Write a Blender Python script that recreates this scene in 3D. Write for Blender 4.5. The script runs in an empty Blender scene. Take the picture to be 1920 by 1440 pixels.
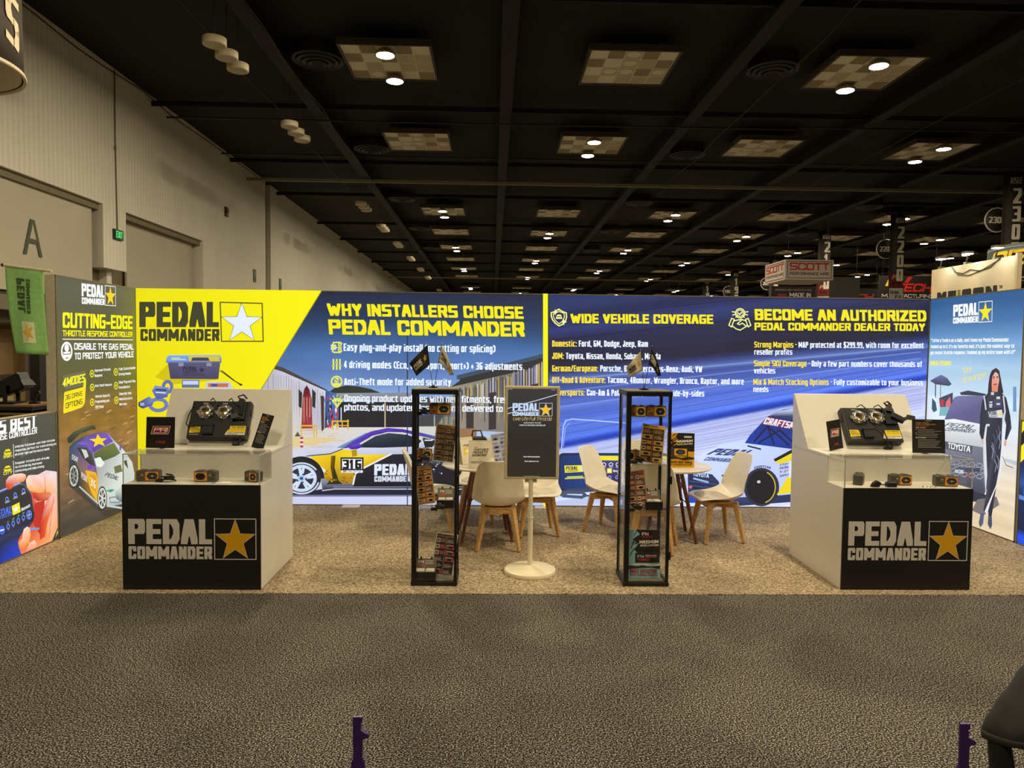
import bpy, math, random
from mathutils import Vector as V, Matrix as M4
from math import sin, cos, pi as PI, atan2, sqrt, radians as RAD
sc = bpy.context.scene
random.seed(7)

# ---------------------------------------------------------------- camera, world, light, exposure
FPX, PITCH, YAW, ROLL, CAMH = 1365.0, -0.0474, 0.0269, 0.0113, 1.83   # focal length in pixels of a 1920 wide frame
_F = V((sin(YAW)*cos(PITCH), cos(YAW)*cos(PITCH), sin(PITCH)))
_R0 = V((cos(YAW), -sin(YAW), 0)); _U0 = _R0.cross(_F)
_R = cos(ROLL)*_R0 + sin(ROLL)*_U0; _U = -sin(ROLL)*_R0 + cos(ROLL)*_U0
_C = V((0, 0, CAMH))
cam = bpy.data.cameras.new('camera'); cam_o = bpy.data.objects.new('camera', cam)
sc.collection.objects.link(cam_o)
cam.sensor_fit = 'HORIZONTAL'; cam.sensor_width = 36.0; cam.lens = FPX/1920*36; cam.clip_start = .05; cam.clip_end = 400
cam_o.matrix_world = M4(((_R.x, _U.x, -_F.x, 0), (_R.y, _U.y, -_F.y, 0), (_R.z, _U.z, -_F.z, CAMH), (0, 0, 0, 1)))
sc.camera = cam_o
w = bpy.data.worlds.new('hall_air'); sc.world = w; w.use_nodes = True
w.node_tree.nodes['Background'].inputs[0].default_value = (1, .8, .5, 1)
w.node_tree.nodes['Background'].inputs[1].default_value = .004
sc.view_settings.view_transform = 'Standard'; sc.view_settings.look = 'None'
sc.view_settings.gamma = 1; sc.view_settings.exposure = 0.0
sc.view_settings.use_curve_mapping = False
sc.cycles.transparent_max_bounces = 24; sc.cycles.sample_clamp_indirect = 4
LAMP_RADIANCE, LAMP_R, LAMP_COL = 550.0, .2, (1, .855, .60)
COLS = [-2.5 + 5.67*k for k in range(13)]
ROWS = [17.7, 24.3, 36.4, 42.65, 49.0, 55.4, 61.8, 68.2, 80.5, 87.0]
PANEL_Z = 8.6
def lamp_light(x, y):        # the downlights of the ceiling rows over and behind the photographer
    l = bpy.data.lights.new('downlight_glow', 'AREA'); l.shape = 'DISK'; l.size = LAMP_R*2
    l.energy = LAMP_RADIANCE*PI*PI*LAMP_R**2; l.color = LAMP_COL
    o = bpy.data.objects.new('downlight_glow', l); sc.collection.objects.link(o); o.location = (x, y, 8.4)
for r, y in enumerate((-2.1, 4.5, 11.1), 1):
    for k in range(-1, 5):
        if (r + k) % 2 == 1 and k >= 0: lamp_light(COLS[k], y-.8); lamp_light(COLS[k], y+.8)

# ---------------------------------------------------------------- helpers
def lin(c):
    f = lambda v: v/12.92 if v <= .04045 else ((v+.055)/1.055)**2.4
    return tuple(f(v/255) for v in c[:3])
def mat(name, c, rough=.5, metal=0, var=.08, scale=30, emit=0, spec=.5, ecol=None, bump=0, coat=0):
    m = bpy.data.materials.new(name); m.use_nodes = True
    nt = m.node_tree; b = nt.nodes['Principled BSDF']; col = (*lin(c), 1)
    b.inputs['Roughness'].default_value = rough; b.inputs['Metallic'].default_value = metal
    b.inputs['Specular IOR Level'].default_value = spec; b.inputs['Coat Weight'].default_value = coat
    tc = nt.nodes.new('ShaderNodeTexCoord'); n = nt.nodes.new('ShaderNodeTexNoise')
    n.inputs['Scale'].default_value = scale; n.inputs['Detail'].default_value = 3
    nt.links.new(tc.outputs['Object'], n.inputs['Vector'])
    r = nt.nodes.new('ShaderNodeValToRGB'); nt.links.new(n.outputs['Fac'], r.inputs[0])
    r.color_ramp.elements[0].position = .3; r.color_ramp.elements[1].position = .7
    r.color_ramp.elements[0].color = tuple(v*(1-var) for v in col[:3])+(1,)
    r.color_ramp.elements[1].color = tuple(min(1, v*(1+var)) for v in col[:3])+(1,)
    nt.links.new(r.outputs[0], b.inputs['Base Color'])
    if bump:
        bp = nt.nodes.new('ShaderNodeBump'); bp.inputs['Strength'].default_value = bump; bp.inputs['Distance'].default_value = .01
        nt.links.new(n.outputs['Fac'], bp.inputs['Height']); nt.links.new(bp.outputs[0], b.inputs['Normal'])
    if emit:
        b.inputs['Emission Color'].default_value = (*(ecol or lin(c)), 1); b.inputs['Emission Strength'].default_value = emit
    return m
def print_mat(name, emit):
    """printed colour from the mesh's colour attribute: backlit fabric (emit > 0) or plain printed card"""
    m = bpy.data.materials.new(name); m.use_nodes = True; nt = m.node_tree; b = nt.nodes['Principled BSDF']
    a = nt.nodes.new('ShaderNodeAttribute'); a.attribute_name = 'Col'
    b.inputs['Roughness'].default_value = .55; b.inputs['Specular IOR Level'].default_value = .25
    if emit:
        b.inputs['Base Color'].default_value = (.02, .02, .02, 1)
        nt.links.new(a.outputs['Color'], b.inputs['Emission Color']); b.inputs['Emission Strength'].default_value = emit
    else: nt.links.new(a.outputs['Color'], b.inputs['Base Color'])
    return m
def glass_mat(name, tint, refl=1.0):
    m = bpy.data.materials.new(name); m.use_nodes = True; nt = m.node_tree; nt.nodes.clear()
    o = nt.nodes.new('ShaderNodeOutputMaterial'); mx = nt.nodes.new('ShaderNodeMixShader'); t = nt.nodes.new('ShaderNodeBsdfTransparent')
    g = nt.nodes.new('ShaderNodeBsdfGlossy'); g.inputs['Roughness'].default_value = .02
    lw = nt.nodes.new('ShaderNodeLayerWeight'); lw.inputs['Blend'].default_value = .5
    pw = nt.nodes.new('ShaderNodeMath'); pw.operation = 'POWER'; pw.inputs[1].default_value = 4; nt.links.new(lw.outputs['Facing'], pw.inputs[0])
    mu = nt.nodes.new('ShaderNodeMath'); mu.operation = 'MULTIPLY_ADD'; mu.inputs[1].default_value = refl; mu.inputs[2].default_value = .02
    t.inputs[0].default_value = (*tint, 1)
    nt.links.new(pw.outputs[0], mu.inputs[0]); nt.links.new(mu.outputs[0], mx.inputs[0]); nt.links.new(t.outputs[0], mx.inputs[1]); nt.links.new(g.outputs[0], mx.inputs[2]); nt.links.new(mx.outputs[0], o.inputs[0])
    return m
def carpet_mat(name, stops, scale, big, stretch=(1, 1, 1)):
    m = bpy.data.materials.new(name); m.use_nodes = True; nt = m.node_tree; b = nt.nodes['Principled BSDF']; L = nt.links.new
    tc = nt.nodes.new('ShaderNodeTexCoord'); mp = nt.nodes.new('ShaderNodeMapping'); mp.inputs['Scale'].default_value = stretch
    L(tc.outputs['Object'], mp.inputs['Vector'])
    n = nt.nodes.new('ShaderNodeTexNoise'); n.inputs['Scale'].default_value = scale; n.inputs['Detail'].default_value = 2.5; n.inputs['Roughness'].default_value = .65
    L(mp.outputs[0], n.inputs['Vector'])
    n2 = nt.nodes.new('ShaderNodeTexNoise'); n2.inputs['Scale'].default_value = big; n2.inputs['Detail'].default_value = 5; n2.inputs['Distortion'].default_value = 1.2
    L(tc.outputs['Object'], n2.inputs['Vector'])
    r = nt.nodes.new('ShaderNodeValToRGB'); e = r.color_ramp.elements
    while len(e) < len(stops): e.new(.5)
    for i, (p, c) in enumerate(stops): e[i].position = p; e[i].color = (*lin(c), 1)
    L(n.outputs['Fac'], r.inputs[0])
    r2 = nt.nodes.new('ShaderNodeMapRange'); r2.inputs[1].default_value = .35; r2.inputs[2].default_value = .65; r2.inputs[3].default_value = .8; r2.inputs[4].default_value = 1.12
    L(n2.outputs['Fac'], r2.inputs[0])
    mx = nt.nodes.new('ShaderNodeVectorMath'); mx.operation = 'SCALE'; L(r.outputs[0], mx.inputs[0]); L(r2.outputs[0], mx.inputs['Scale'])
    L(mx.outputs[0], b.inputs['Base Color']); b.inputs['Roughness'].default_value = .95; b.inputs['Specular IOR Level'].default_value = .1
    bp = nt.nodes.new('ShaderNodeBump'); bp.inputs['Strength'].default_value = .5; bp.inputs['Distance'].default_value = .006
    L(n.outputs['Fac'], bp.inputs['Height']); L(bp.outputs[0], b.inputs['Normal'])
    return m

def tag(o, label, cat, group=None, kind=None):
    if label: o['label'] = label
    if cat: o['category'] = cat
    if group: o['group'] = group
    if kind: o['kind'] = kind
    return o
def thing(name, label, cat, loc=(0, 0, 0), rot=(0, 0, 0), group=None):
    o = bpy.data.objects.new(name, None); sc.collection.objects.link(o); o.empty_display_size = .1
    o.location = loc; o.rotation_euler = rot
    return tag(o, label, cat, group)
def kids(o): return [c for c in bpy.data.objects if c.parent == o]
def dup(o, loc=None, rot=None, label=None, group=None, parent=None, cache={}):
    c = o.copy(); sc.collection.objects.link(c)
    if parent: c.parent = parent
    if loc is not None: c.location = loc
    if rot is not None: c.rotation_euler = rot
    if label: c['label'] = label
    if group: c['group'] = group
    if o not in cache: cache[o] = kids(o)
    for ch in cache[o]: dup(ch, parent=c)
    return c

class MB:
    """collects boxes, bars, tubes, lathes and prisms into one mesh object"""
    def __init__(s): s.v = []; s.f = []; s.m = []; s.sm = []
    def _add(s, vs, fs, m=0, smooth=False, T=None):
        b = len(s.v); s.v += [tuple(T @ V(p)) if T else tuple(p) for p in vs]
        s.f += [tuple(b+i for i in f) for f in fs]; s.m += [m]*len(fs); s.sm += [smooth]*len(fs)
        return s
    def box(s, x0, y0, z0, x1, y1, z1, m=0, T=None):
        return s._add([(x0, y0, z0), (x1, y0, z0), (x1, y1, z0), (x0, y1, z0), (x0, y0, z1), (x1, y0, z1), (x1, y1, z1), (x0, y1, z1)],
                      [(0, 3, 2, 1), (4, 5, 6, 7), (0, 1, 5, 4), (1, 2, 6, 5), (2, 3, 7, 6), (3, 0, 4, 7)], m, False, T)
    def prism(s, pts, a, b, axis='z', m=0, T=None):
        n = len(pts); ar = sum(pts[i][0]*pts[(i+1) % n][1]-pts[(i+1) % n][0]*pts[i][1] for i in range(n))
        if ar < 0: pts = pts[::-1]
        f = {'z': lambda p, h: (p[0], p[1], h), 'y': lambda p, h: (p[0], h, p[1]), 'x': lambda p, h: (h, p[0], p[1])}[axis]
        vs = [f(p, a) for p in pts]+[f(p, b) for p in pts]
        fs = [tuple(range(n))[::-1], tuple(range(n, 2*n))]+[(i, (i+1) % n, n+(i+1) % n, n+i) for i in range(n)]
        if axis == 'y': fs = [t[::-1] for t in fs]
        if (b < a): fs = [t[::-1] for t in fs]
        return s._add(vs, fs, m, False, T)
    def bar(s, p, q, w0, w1=None, m=0, up=(0, 0, 1), h0=None, h1=None, T=None):
        p, q = V(p), V(q); w1 = w1 or w0; h0 = h0 or w0; h1 = h1 or w1 if h1 is None else h1
        d = (q-p).normalized(); u = V(up)
        if abs(d.dot(u)) > .99: u = V((0, 1, 0))
        a = d.cross(u).normalized(); b = a.cross(d)
        vs = [p+a*w0/2*i+b*h0/2*j for i, j in ((-1, -1), (1, -1), (1, 1), (-1, 1))]+[q+a*w1/2*i+b*h1/2*j for i, j in ((-1, -1), (1, -1), (1, 1), (-1, 1))]
        return s._add(vs, [(0, 3, 2, 1), (4, 5, 6, 7), (0, 1, 5, 4), (1, 2, 6, 5), (2, 3, 7, 6), (3, 0, 4, 7)], m, False, T)
    def tube(s, pts, r, n=8, m=0, T=None, r1=None):
        pts = [V(p) for p in pts]; vs = []; fs = []; k = len(pts); a = None
        for i, p in enumerate(pts):
            d = (pts[min(i+1, k-1)]-pts[max(i-1, 0)]).normalized()
            if a is None: a = d.cross(V((0, 0, 1)) if abs(d.z) < .95 else V((1, 0, 0))).normalized()
            else: a = (a-d*a.dot(d)).normalized()
            b = d.cross(a); rr = r if r1 is None else r+(r1-r)*i/(k-1)
            vs += [p+(a*cos(2*PI*j/n)+b*sin(2*PI*j/n))*rr for j in range(n)]
        for i in range(k-1):
            for j in range(n): fs.append((i*n+j, i*n+(j+1) % n, (i+1)*n+(j+1) % n, (i+1)*n+j))
        s._add(vs, fs, m, True, T)
        return s._add([vs[j] for j in range(n)]+vs[-n:], [tuple(range(n))[::-1], tuple(range(n, 2*n))], m, False, T)
    def lathe(s, prof, n=24, c=(0, 0, 0), m=0, T=None, smooth=True, arc=1.0):
        vs = []; fs = []; k = len(prof); nn = n if arc == 1 else n+1
        for r, z in prof: vs += [(c[0]+r*cos(2*PI*arc*j/n), c[1]+r*sin(2*PI*arc*j/n), c[2]+z) for j in range(nn)]
        for i in range(k-1):
            for j in range(n): fs.append((i*nn+j, i*nn+(j+1) % nn, (i+1)*nn+(j+1) % nn, (i+1)*nn+j))
        return s._add(vs, fs, m, smooth, T)
    def grid(s, fn, nu, nv, m=0, T=None):
        vs = [fn(i/nu, j/nv) for j in range(nv+1) for i in range(nu+1)]
        fs = [(j*(nu+1)+i, j*(nu+1)+i+1, (j+1)*(nu+1)+i+1, (j+1)*(nu+1)+i) for j in range(nv) for i in range(nu)]
        return s._add(vs, fs, m, True, T)
    def build(s, name, mats, parent=None, loc=(0, 0, 0), rot=(0, 0, 0), bevel=0, seg=2, sub=0, solid=0, smooth=False):
        me = bpy.data.meshes.new(name); me.from_pydata(s.v, [], s.f); me.update()
        for m in (mats if isinstance(mats, (list, tuple)) else [mats]): me.materials.append(m)
        me.polygons.foreach_set('material_index', s.m); me.polygons.foreach_set('use_smooth', [smooth or t for t in s.sm])
        o = bpy.data.objects.new(name, me); sc.collection.objects.link(o); o.location = loc; o.rotation_euler = rot
        if parent: o.parent = parent
        if solid: k = o.modifiers.new('solid', 'SOLIDIFY'); k.thickness = solid; k.offset = 0
        if bevel: k = o.modifiers.new('bevel', 'BEVEL'); k.width = bevel; k.segments = seg; k.limit_method = 'ANGLE'; k.angle_limit = RAD(35)
        if sub: k = o.modifiers.new('sub', 'SUBSURF'); k.levels = k.render_levels = sub
        return o
def struct(o): o['kind'] = 'structure'; return o

# ---------------------------------------------------------------- lettering and flat artwork
_G = """A:00 38 58 80,13 73|B:00 08 68 87 85 74 83 81 60 00,04 74|C:86 87 78 18 07 01 10 70 81 82|D:00 08 68 86 82 60 00|E:80 00 08 88,04 74|F:00 08 88,04 74|G:88 18 07 01 10 70 81 84 54|H:00 08,80 88,04 84|I:00 08|J:88 81 70 10 01 02|K:00 08,04 24 88,24 80|L:08 00 80|M:00 08 42 88 80|N:00 08 80 88|O:10 01 07 18 78 87 81 70 10|P:00 08 78 87 85 74 04|Q:10 01 07 18 78 87 81 70 10,52 80|R:00 08 78 87 85 74 04,54 80|S:88 18 07 05 14 74 83 81 70 00|T:08 88,40 48|U:08 01 10 70 81 88|V:08 40 88|W:08 20 46 60 88|X:00 88,08 80|Y:08 44 88,44 40|Z:08 88 00 80|0:10 01 07 18 78 87 81 70 10|1:06 38 30|2:08 78 87 85 00 80|3:08 78 87 85 74 83 81 70 00,34 74|4:60 68 02 82|5:88 08 05 75 84 81 70 00|6:88 18 07 01 10 70 81 83 74 04|7:08 88 30|8:14 05 07 18 78 87 85 74 14 03 01 10 70 81 83 74|9:00 70 81 87 78 18 07 05 14 84|a:06 76 85 80,83 13 02 01 10 80|b:08 00 70 81 85 76 06|c:86 16 05 01 10 80|d:88 80 10 01 05 16 86|e:03 83 85 76 16 05 01 10 80|f:30 37 48 78,06 76|g:80 10 01 05 16 86 8d 1d|h:00 08,06 76 85 80|i:00 05,08|j:06 0d,08|k:00 08,03 86,33 80|l:00 08|m:00 06 76 85 80,46 40|n:00 06 76 85 80|o:10 01 05 16 76 85 81 70 10|p:0d 06 76 85 81 70 00|q:8d 86 16 05 01 10 80|r:00 06 86|s:86 16 05 04 13 73 82 81 70 00|t:27 21 30 70,06 76|u:06 01 10 80,86 80|v:06 40 86|w:06 20 44 60 86|x:00 86,06 80|y:06 40,86 1d|z:06 86 00 80|.:00|,:00 0c|::00,05|-:03 83|':08 06|":08 06,88 86|(:88 06 02 80|):08 86 82 00|+:03 83,45 41|&:80 16 17 28 48 57 56 02 01 10 40 83|/:00 88|$:88 18 07 05 14 74 83 81 70 00,49 4c|!:08 03,00|?:07 88 44 43,40"""
GLYPH = {}
for part in _G.split('|'):
    k, d = part[0], part[2:]
    GLYPH[k] = [[(int(p[0])/8, {'d': -.27, 'c': -.12}.get(p[1], None) if p[1] in 'dc' else int(p[1])/8) for p in st.split()] for st in d.split(',')]
WID = {**{c: 1.0 for c in GLYPH}, **{c: 1.42 for c in 'MWmw'}, **{c: .78 for c in 'ftr-()1J"L'}, **{c: 0 for c in "Iil.,:'!j"}, 'T': .9, 'E': .9, 'F': .88, '+': .8}
def hull(P):
    P = sorted(set((round(a, 6), round(b, 6)) for a, b in P))
    if len(P) < 3: return P
    def half(P):
        h = []
        for p in P:
            while len(h) > 1 and (h[-1][0]-h[-2][0])*(p[1]-h[-2][1])-(h[-1][1]-h[-2][1])*(p[0]-h[-2][0]) <= 0: h.pop()
            h.append(p)
        return h[:-1]
    return half(P)+half(P[::-1])
class Art:
    """flat printed artwork: coloured polygons stacked a hair apart in the local x, z plane, facing local -y"""
    def __init__(s, mp=None, clip=None): s.STEP = 2.5e-5 if clip else .00013; s.SUBSTEP = 2e-6 if clip else 1.4e-5; s.v = []; s.f = []; s.c = []; s.d = 0; s.mp = mp or (lambda x, z: (x, z)); s.clip = clip
    def _trim(s, pts, cols):
        for ax, lim, sg in ((0, 0, 1), (0, s.clip[0], -1), (1, 0, 1), (1, s.clip[1], -1)):
            P, C = [], []; n = len(pts)
            for i in range(n):
                a, b = pts[i-1], pts[i]; da, db = (a[ax]-lim)*sg, (b[ax]-lim)*sg
                if (da < 0) != (db < 0):
                    t = da/(da-db); P.append((a[0]+(b[0]-a[0])*t, a[1]+(b[1]-a[1])*t)); C.append(tuple(u+(v-u)*t for u, v in zip(cols[i-1], cols[i])))
                if db >= 0: P.append(b); C.append(cols[i])
            pts, cols = P, C
            if len(pts) < 3: return [], []
        return pts, cols
    def _face(s, pts, col, k=0):
        if s.clip and any(x < 0 or x > s.clip[0] or z < 0 or z > s.clip[1] for x, z in pts):
            n = len(pts); pts, col = s._trim(pts, (col*n)[:n] if isinstance(col, list) else [col]*n)
            if not pts: return
        b = len(s.v); s.v += [(x, -s.d-(k % 8)*s.SUBSTEP, z) for x, z in pts]
        n = len(pts); ar = sum(pts[i][0]*pts[(i+1) % n][1]-pts[(i+1) % n][0]*pts[i][1] for i in range(n))
        idx = list(range(b, b+n)); cols = (col*n)[:n] if isinstance(col, list) else [col]*n
        if ar < 0: idx.reverse(); cols = cols[::-1]
        s.f.append(tuple(idx)); s.c += [(*lin(c), 1) for c in cols]
    def poly(s, pts, col, step=1): s.d += s.STEP*step; s._face([s.mp(*p) for p in pts], col)
    def rect(s, x0, z0, x1, z1, col): s.poly([(x0, z0), (x1, z0), (x1, z1), (x0, z1)], col)
    def line(s, pts, w, col, closed=False):
        s.d += s.STEP; P = [s.mp(*p) for p in pts]
        if closed: P.append(P[0])
        for k, (a, b) in enumerate(zip(P, P[1:])):
            dx, dz = b[0]-a[0], b[1]-a[1]; l = math.hypot(dx, dz) or 1; dx *= w/2/l; dz *= w/2/l
            s._face([(a[0]-dx-dz, a[1]-dz+dx), (a[0]-dx+dz, a[1]-dz-dx), (b[0]+dx+dz, b[1]+dz-dx), (b[0]+dx-dz, b[1]+dz+dx)], col, k)
    def oval(s, x, z, rx, rz, col, n=28): s.poly([(x+rx*cos(2*PI*i/n), z+rz*sin(2*PI*i/n)) for i in range(n)], col)
    def ring(s, x, z, rx, rz, w, col, n=28, a0=0, a1=1): s.line([(x+rx*cos(2*PI*(a0+(a1-a0)*i/n)), z+rz*sin(2*PI*(a0+(a1-a0)*i/n))) for i in range(n+1)], w, col)
    def grid(s, x0, z0, x1, z1, nx, nz, fn, raw=True):
        s.d += s.STEP; b = len(s.v)
        P = [(x0+(x1-x0)*i/nx, z0+(z1-z0)*j/nz) for j in range(nz+1) for i in range(nx+1)]
        C = [(*lin([max(0, min(255, t)) for t in fn(*p)]), 1) for p in P]
        s.v += [((p[0], -s.d, p[1]) if raw else (lambda q: (q[0], -s.d, q[1]))(s.mp(*p))) for p in P]
        for j in range(nz):
            for i in range(nx):
                q = (j*(nx+1)+i, j*(nx+1)+i+1, (j+1)*(nx+1)+i+1, (j+1)*(nx+1)+i)
                s.f.append(tuple(b+t for t in q)); s.c += [C[t] for t in q]
    def frame(s, bl, br, tl):
        o, x, y = s.mp(*bl), s.mp(*br), s.mp(*tl)
        return (o, (x[0]-o[0], x[1]-o[1]), (y[0]-o[0], y[1]-o[1]))
    @staticmethod
    def sub(fr, x0, y0, x1, y1):
        o, ex, ey = fr
        return ((o[0]+ex[0]*x0+ey[0]*y0, o[1]+ex[1]*x0+ey[1]*y0), (ex[0]*(x1-x0), ex[1]*(x1-x0)), (ey[0]*(y1-y0), ey[1]*(y1-y0)))
    def text(s, t, fr, col, st=.18, sb=.15, gap=.07, shear=0, space=.42, step=1):
        """one line of block lettering that fills the frame: cap height = frame height, width = frame width"""
        s.d += s.STEP*step; o, ex, ey = fr; L = math.hypot(*ex)/math.hypot(*ey)
        n = len(t)
        for _ in range(6):
            W = sum(space if c == ' ' else WID.get(c, 1) for c in t); fix = sum(st for c in t if c != ' ' and WID.get(c, 1) == 0)+gap*(n-1)
            k = max(.04, (L-fix)/W) if W else .3
            if st > .42*k and W: st = .42*k; gap = min(gap, st*.42)
        x = 0; pl = []
        for c in t:
            if c == ' ': x += space*k+gap; continue
            w = max(WID.get(c, 1)*k, st)
            if c not in GLYPH: x += w+gap; continue
            for stroke in GLYPH[c]:
                P = [(x+st/2+gx*(w-st), sb/2+gy*(1-sb)) for gx, gy in stroke]
                if len(P) == 1: P = P*2
                for a, b in zip(P, P[1:]):
                    pl.append(hull([(q[0]+i*st/2, q[1]+j*sb/2) for q in (a, b) for i in (-1, 1) for j in (-1, 1)]))
            x += w+gap
        tot = x-gap
        for k, p in enumerate(pl): s._face([(o[0]+ex[0]*(u+shear*v)/tot+ey[0]*v, o[1]+ex[1]*(u+shear*v)/tot+ey[1]*v) for u, v in p], col, k)
    def star(s, fr, cx, cy, r, col, ri=.40, rot=0, asp=1, step=1):
        s.d += s.STEP*step; o, ex, ey = fr; P = []
        for i in range(10):
            q = r if i % 2 == 0 else r*ri; a = PI/2+PI*i/5+rot
            u, v = cx+q*cos(a)*asp, cy+q*sin(a); P.append((o[0]+ex[0]*u+ey[0]*v, o[1]+ex[1]*u+ey[1]*v))
        s._face(P, col)
    def logo(s, fr, c1=(235, 235, 235), cs=(235, 180, 20), box=None, boxfill=None, outline=None, lw=.02):
        """two-line PEDAL COMMANDER wordmark with a star in a square"""
        box = box or c1
        s.text('PEDAL', s.sub(fr, 0, .37, .655, .99), c1, st=.25, sb=.2, gap=.05)
        s.text('COMMANDER', s.sub(fr, 0, 0, .655, .315), c1, st=.24, sb=.2, gap=.07)
        q = s.sub(fr, .675, 0, 1, 1); o, ex, ey = q; P = lambda u, v: (o[0]+ex[0]*u+ey[0]*v, o[1]+ex[1]*u+ey[1]*v)
        if boxfill: s.d += s.STEP; s._face([P(0, 0), P(1, 0), P(1, 1), P(0, 1)], boxfill)
        mp, s.mp = s.mp, (lambda u, v: P(u, v))
        wd = math.hypot(*ey)*lw
        s.line([(0, 0), (1, 0), (1, 1), (0, 1)], wd, box, True); s.line([(.03, .62), (.97, .62)], wd*.8, box); s.line([(.5, .97), (.5, .7)], wd*.8, box)
        s.mp = mp
        if outline: s.star(q, .5, .46, .545, outline, .41, 0, .95)
        s.star(q, .5, .46, .52 if outline else .535, cs, .40, 0, .95)
    def build(s, name, m, parent=None, loc=(0, 0, 0), rot=(0, 0, 0)):
        me = bpy.data.meshes.new(name); me.from_pydata(s.v, [], s.f); me.update(); me.materials.append(m)
        a = me.color_attributes.new('Col', 'FLOAT_COLOR', 'CORNER'); a.data.foreach_set('color', [t for c in s.c for t in c])
        o = bpy.data.objects.new(name, me); sc.collection.objects.link(o); o.location = loc; o.rotation_euler = rot
        if parent: o.parent = parent
        return o
def tracer(loc, rz):
    """photo pixel -> local x, z on an upright panel standing at loc, turned by rz: for tracing the panel's printed picture"""
    ax, n, L = V((cos(rz), sin(rz), 0)), V((sin(rz), -cos(rz), 0)), V(loc)
    def f(u, v):
        d = _F+_R*((u-960)/FPX)-_U*((v-720)/FPX); p = _C+d*((L-_C).dot(n)/d.dot(n))
        return ((p-L).dot(ax), p.z-L.z)
    return f
def ramp(stops, t):
    if t <= stops[0][0]: return stops[0][1]
    for (a, c), (b, e) in zip(stops, stops[1:]):
        if t <= b: k = (t-a)/(b-a); return tuple(c[i]+(e[i]-c[i])*k for i in range(3))
    return stops[-1][1]
def hsh(a, b=0): return (sin(a*12.9898+b*78.233)*43758.5453) % 1.0
def vnoise(x, y):
    i, j = math.floor(x), math.floor(y); f, g = x-i, y-j; f = f*f*(3-2*f); g = g*g*(3-2*g)
    return (hsh(i, j)*(1-f)+hsh(i+1, j)*f)*(1-g)+(hsh(i, j+1)*(1-f)+hsh(i+1, j+1)*f)*g

BACKLIT = print_mat('backlit_print', 1.05); PAPER = print_mat('printed_card', 0); SCREEN = print_mat('lit_screen', .95)
WHITE = mat('white_laminate', (228, 222, 205), .35, var=.02); BLACK = mat('black_paint', (16, 14, 13), .45, var=.1); DARK = mat('dark_metal', (10, 10, 10), .35, .3)
ALU = mat('aluminium_profile', (120, 115, 100), .4, .6); CREAM = mat('cream_plastic', (238, 228, 205), .35, var=.03)
GLASS = glass_mat('clear_glass', (.985, .99, .985), .4); ACRYL = glass_mat('clear_acrylic', (.985, .985, .98), .5)
OAK = mat('light_oak', (205, 160, 95), .45, var=.22, scale=60); WALNUT = mat('walnut', (110, 62, 35), .45, var=.25, scale=60)
HALL_BLACK = mat('ceiling_black', (13, 11, 10), .8, var=.3, scale=2); PLASTIC = mat('black_plastic', (20, 19, 19), .4)
WALLP = mat('hall_wall_paint', (196, 188, 166), .75, var=.05, scale=.6); WALLD = mat('hall_wall_paint_shaded', (128, 118, 94), .8, var=.05)  # WALLD: darker copy of the wall paint, recess shade put into its colour
# ---------------------------------------------------------------- the hall
def rib_mat(name, c, pitch, amt):
    m = mat(name, c, .7, var=.05, scale=.5); nt = m.node_tree; b = nt.nodes['Principled BSDF']; L = nt.links.new
    tc = nt.nodes['Texture Coordinate']; wv = nt.nodes.new('ShaderNodeTexWave'); wv.bands_direction = 'Y'; wv.wave_profile = 'SIN'
    wv.inputs['Scale'].default_value = 1/pitch*PI/10; wv.inputs['Distortion'].default_value = 0
    L(tc.outputs['Object'], wv.inputs['Vector'])
    bp = nt.nodes.new('ShaderNodeBump'); bp.inputs['Strength'].default_value = amt; bp.inputs['Distance'].default_value = .03
    L(wv.outputs['Fac'], bp.inputs['Height']); L(bp.outputs[0], b.inputs['Normal'])
    mr = nt.nodes.new('ShaderNodeMapRange'); mr.inputs[3].default_value = .93; mr.inputs[4].default_value = 1.04; L(wv.outputs['Fac'], mr.inputs[0])  # rib shading put into the colour as stripes, on top of the bump
    vm = nt.nodes.new('ShaderNodeVectorMath'); vm.operation = 'SCALE'; L(nt.nodes['Color Ramp'].outputs[0], vm.inputs[0]); L(mr.outputs[0], vm.inputs['Scale']); L(vm.outputs[0], b.inputs['Base Color'])
    return m
RIB = rib_mat('ribbed_wall_panel', (232, 226, 208), .17, .2)
AISLE = carpet_mat('aisle_carpet', [(.39, (6, 5, 6)), (.46, (35, 32, 30)), (.54, (96, 90, 81)), (.64, (192, 182, 164))], 125, .9)
BOOTHC = carpet_mat('booth_carpet_pile', [(.32, (68, 56, 42)), (.45, (144, 125, 98)), (.55, (182, 162, 130)), (.70, (220, 200, 166))], 60, .8, (1, 1.6, 1))
CEILM = mat('ceiling_deck_black', (16, 14, 12), .85, var=.35, scale=.7)
RIGHT = 68.0; FAR = 100.0; WX = -9.9; CEIL = 9.0
f = MB().box(-14, -14, -.2, RIGHT, FAR, 0).build('floor', AISLE); struct(f)
struct(MB().box(-14, -14, CEIL, RIGHT, FAR, CEIL+.2).build('ceiling', CEILM))
struct(MB().box(-14, FAR, 0, RIGHT, FAR+.3, CEIL).build('wall_far', HALL_BLACK))
struct(MB().box(RIGHT, -14, 0, RIGHT+.3, FAR, CEIL).build('wall_right', HALL_BLACK))
struct(MB().box(-14, -14.3, 0, RIGHT, -14, CEIL).build('wall_near', HALL_BLACK))
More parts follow.
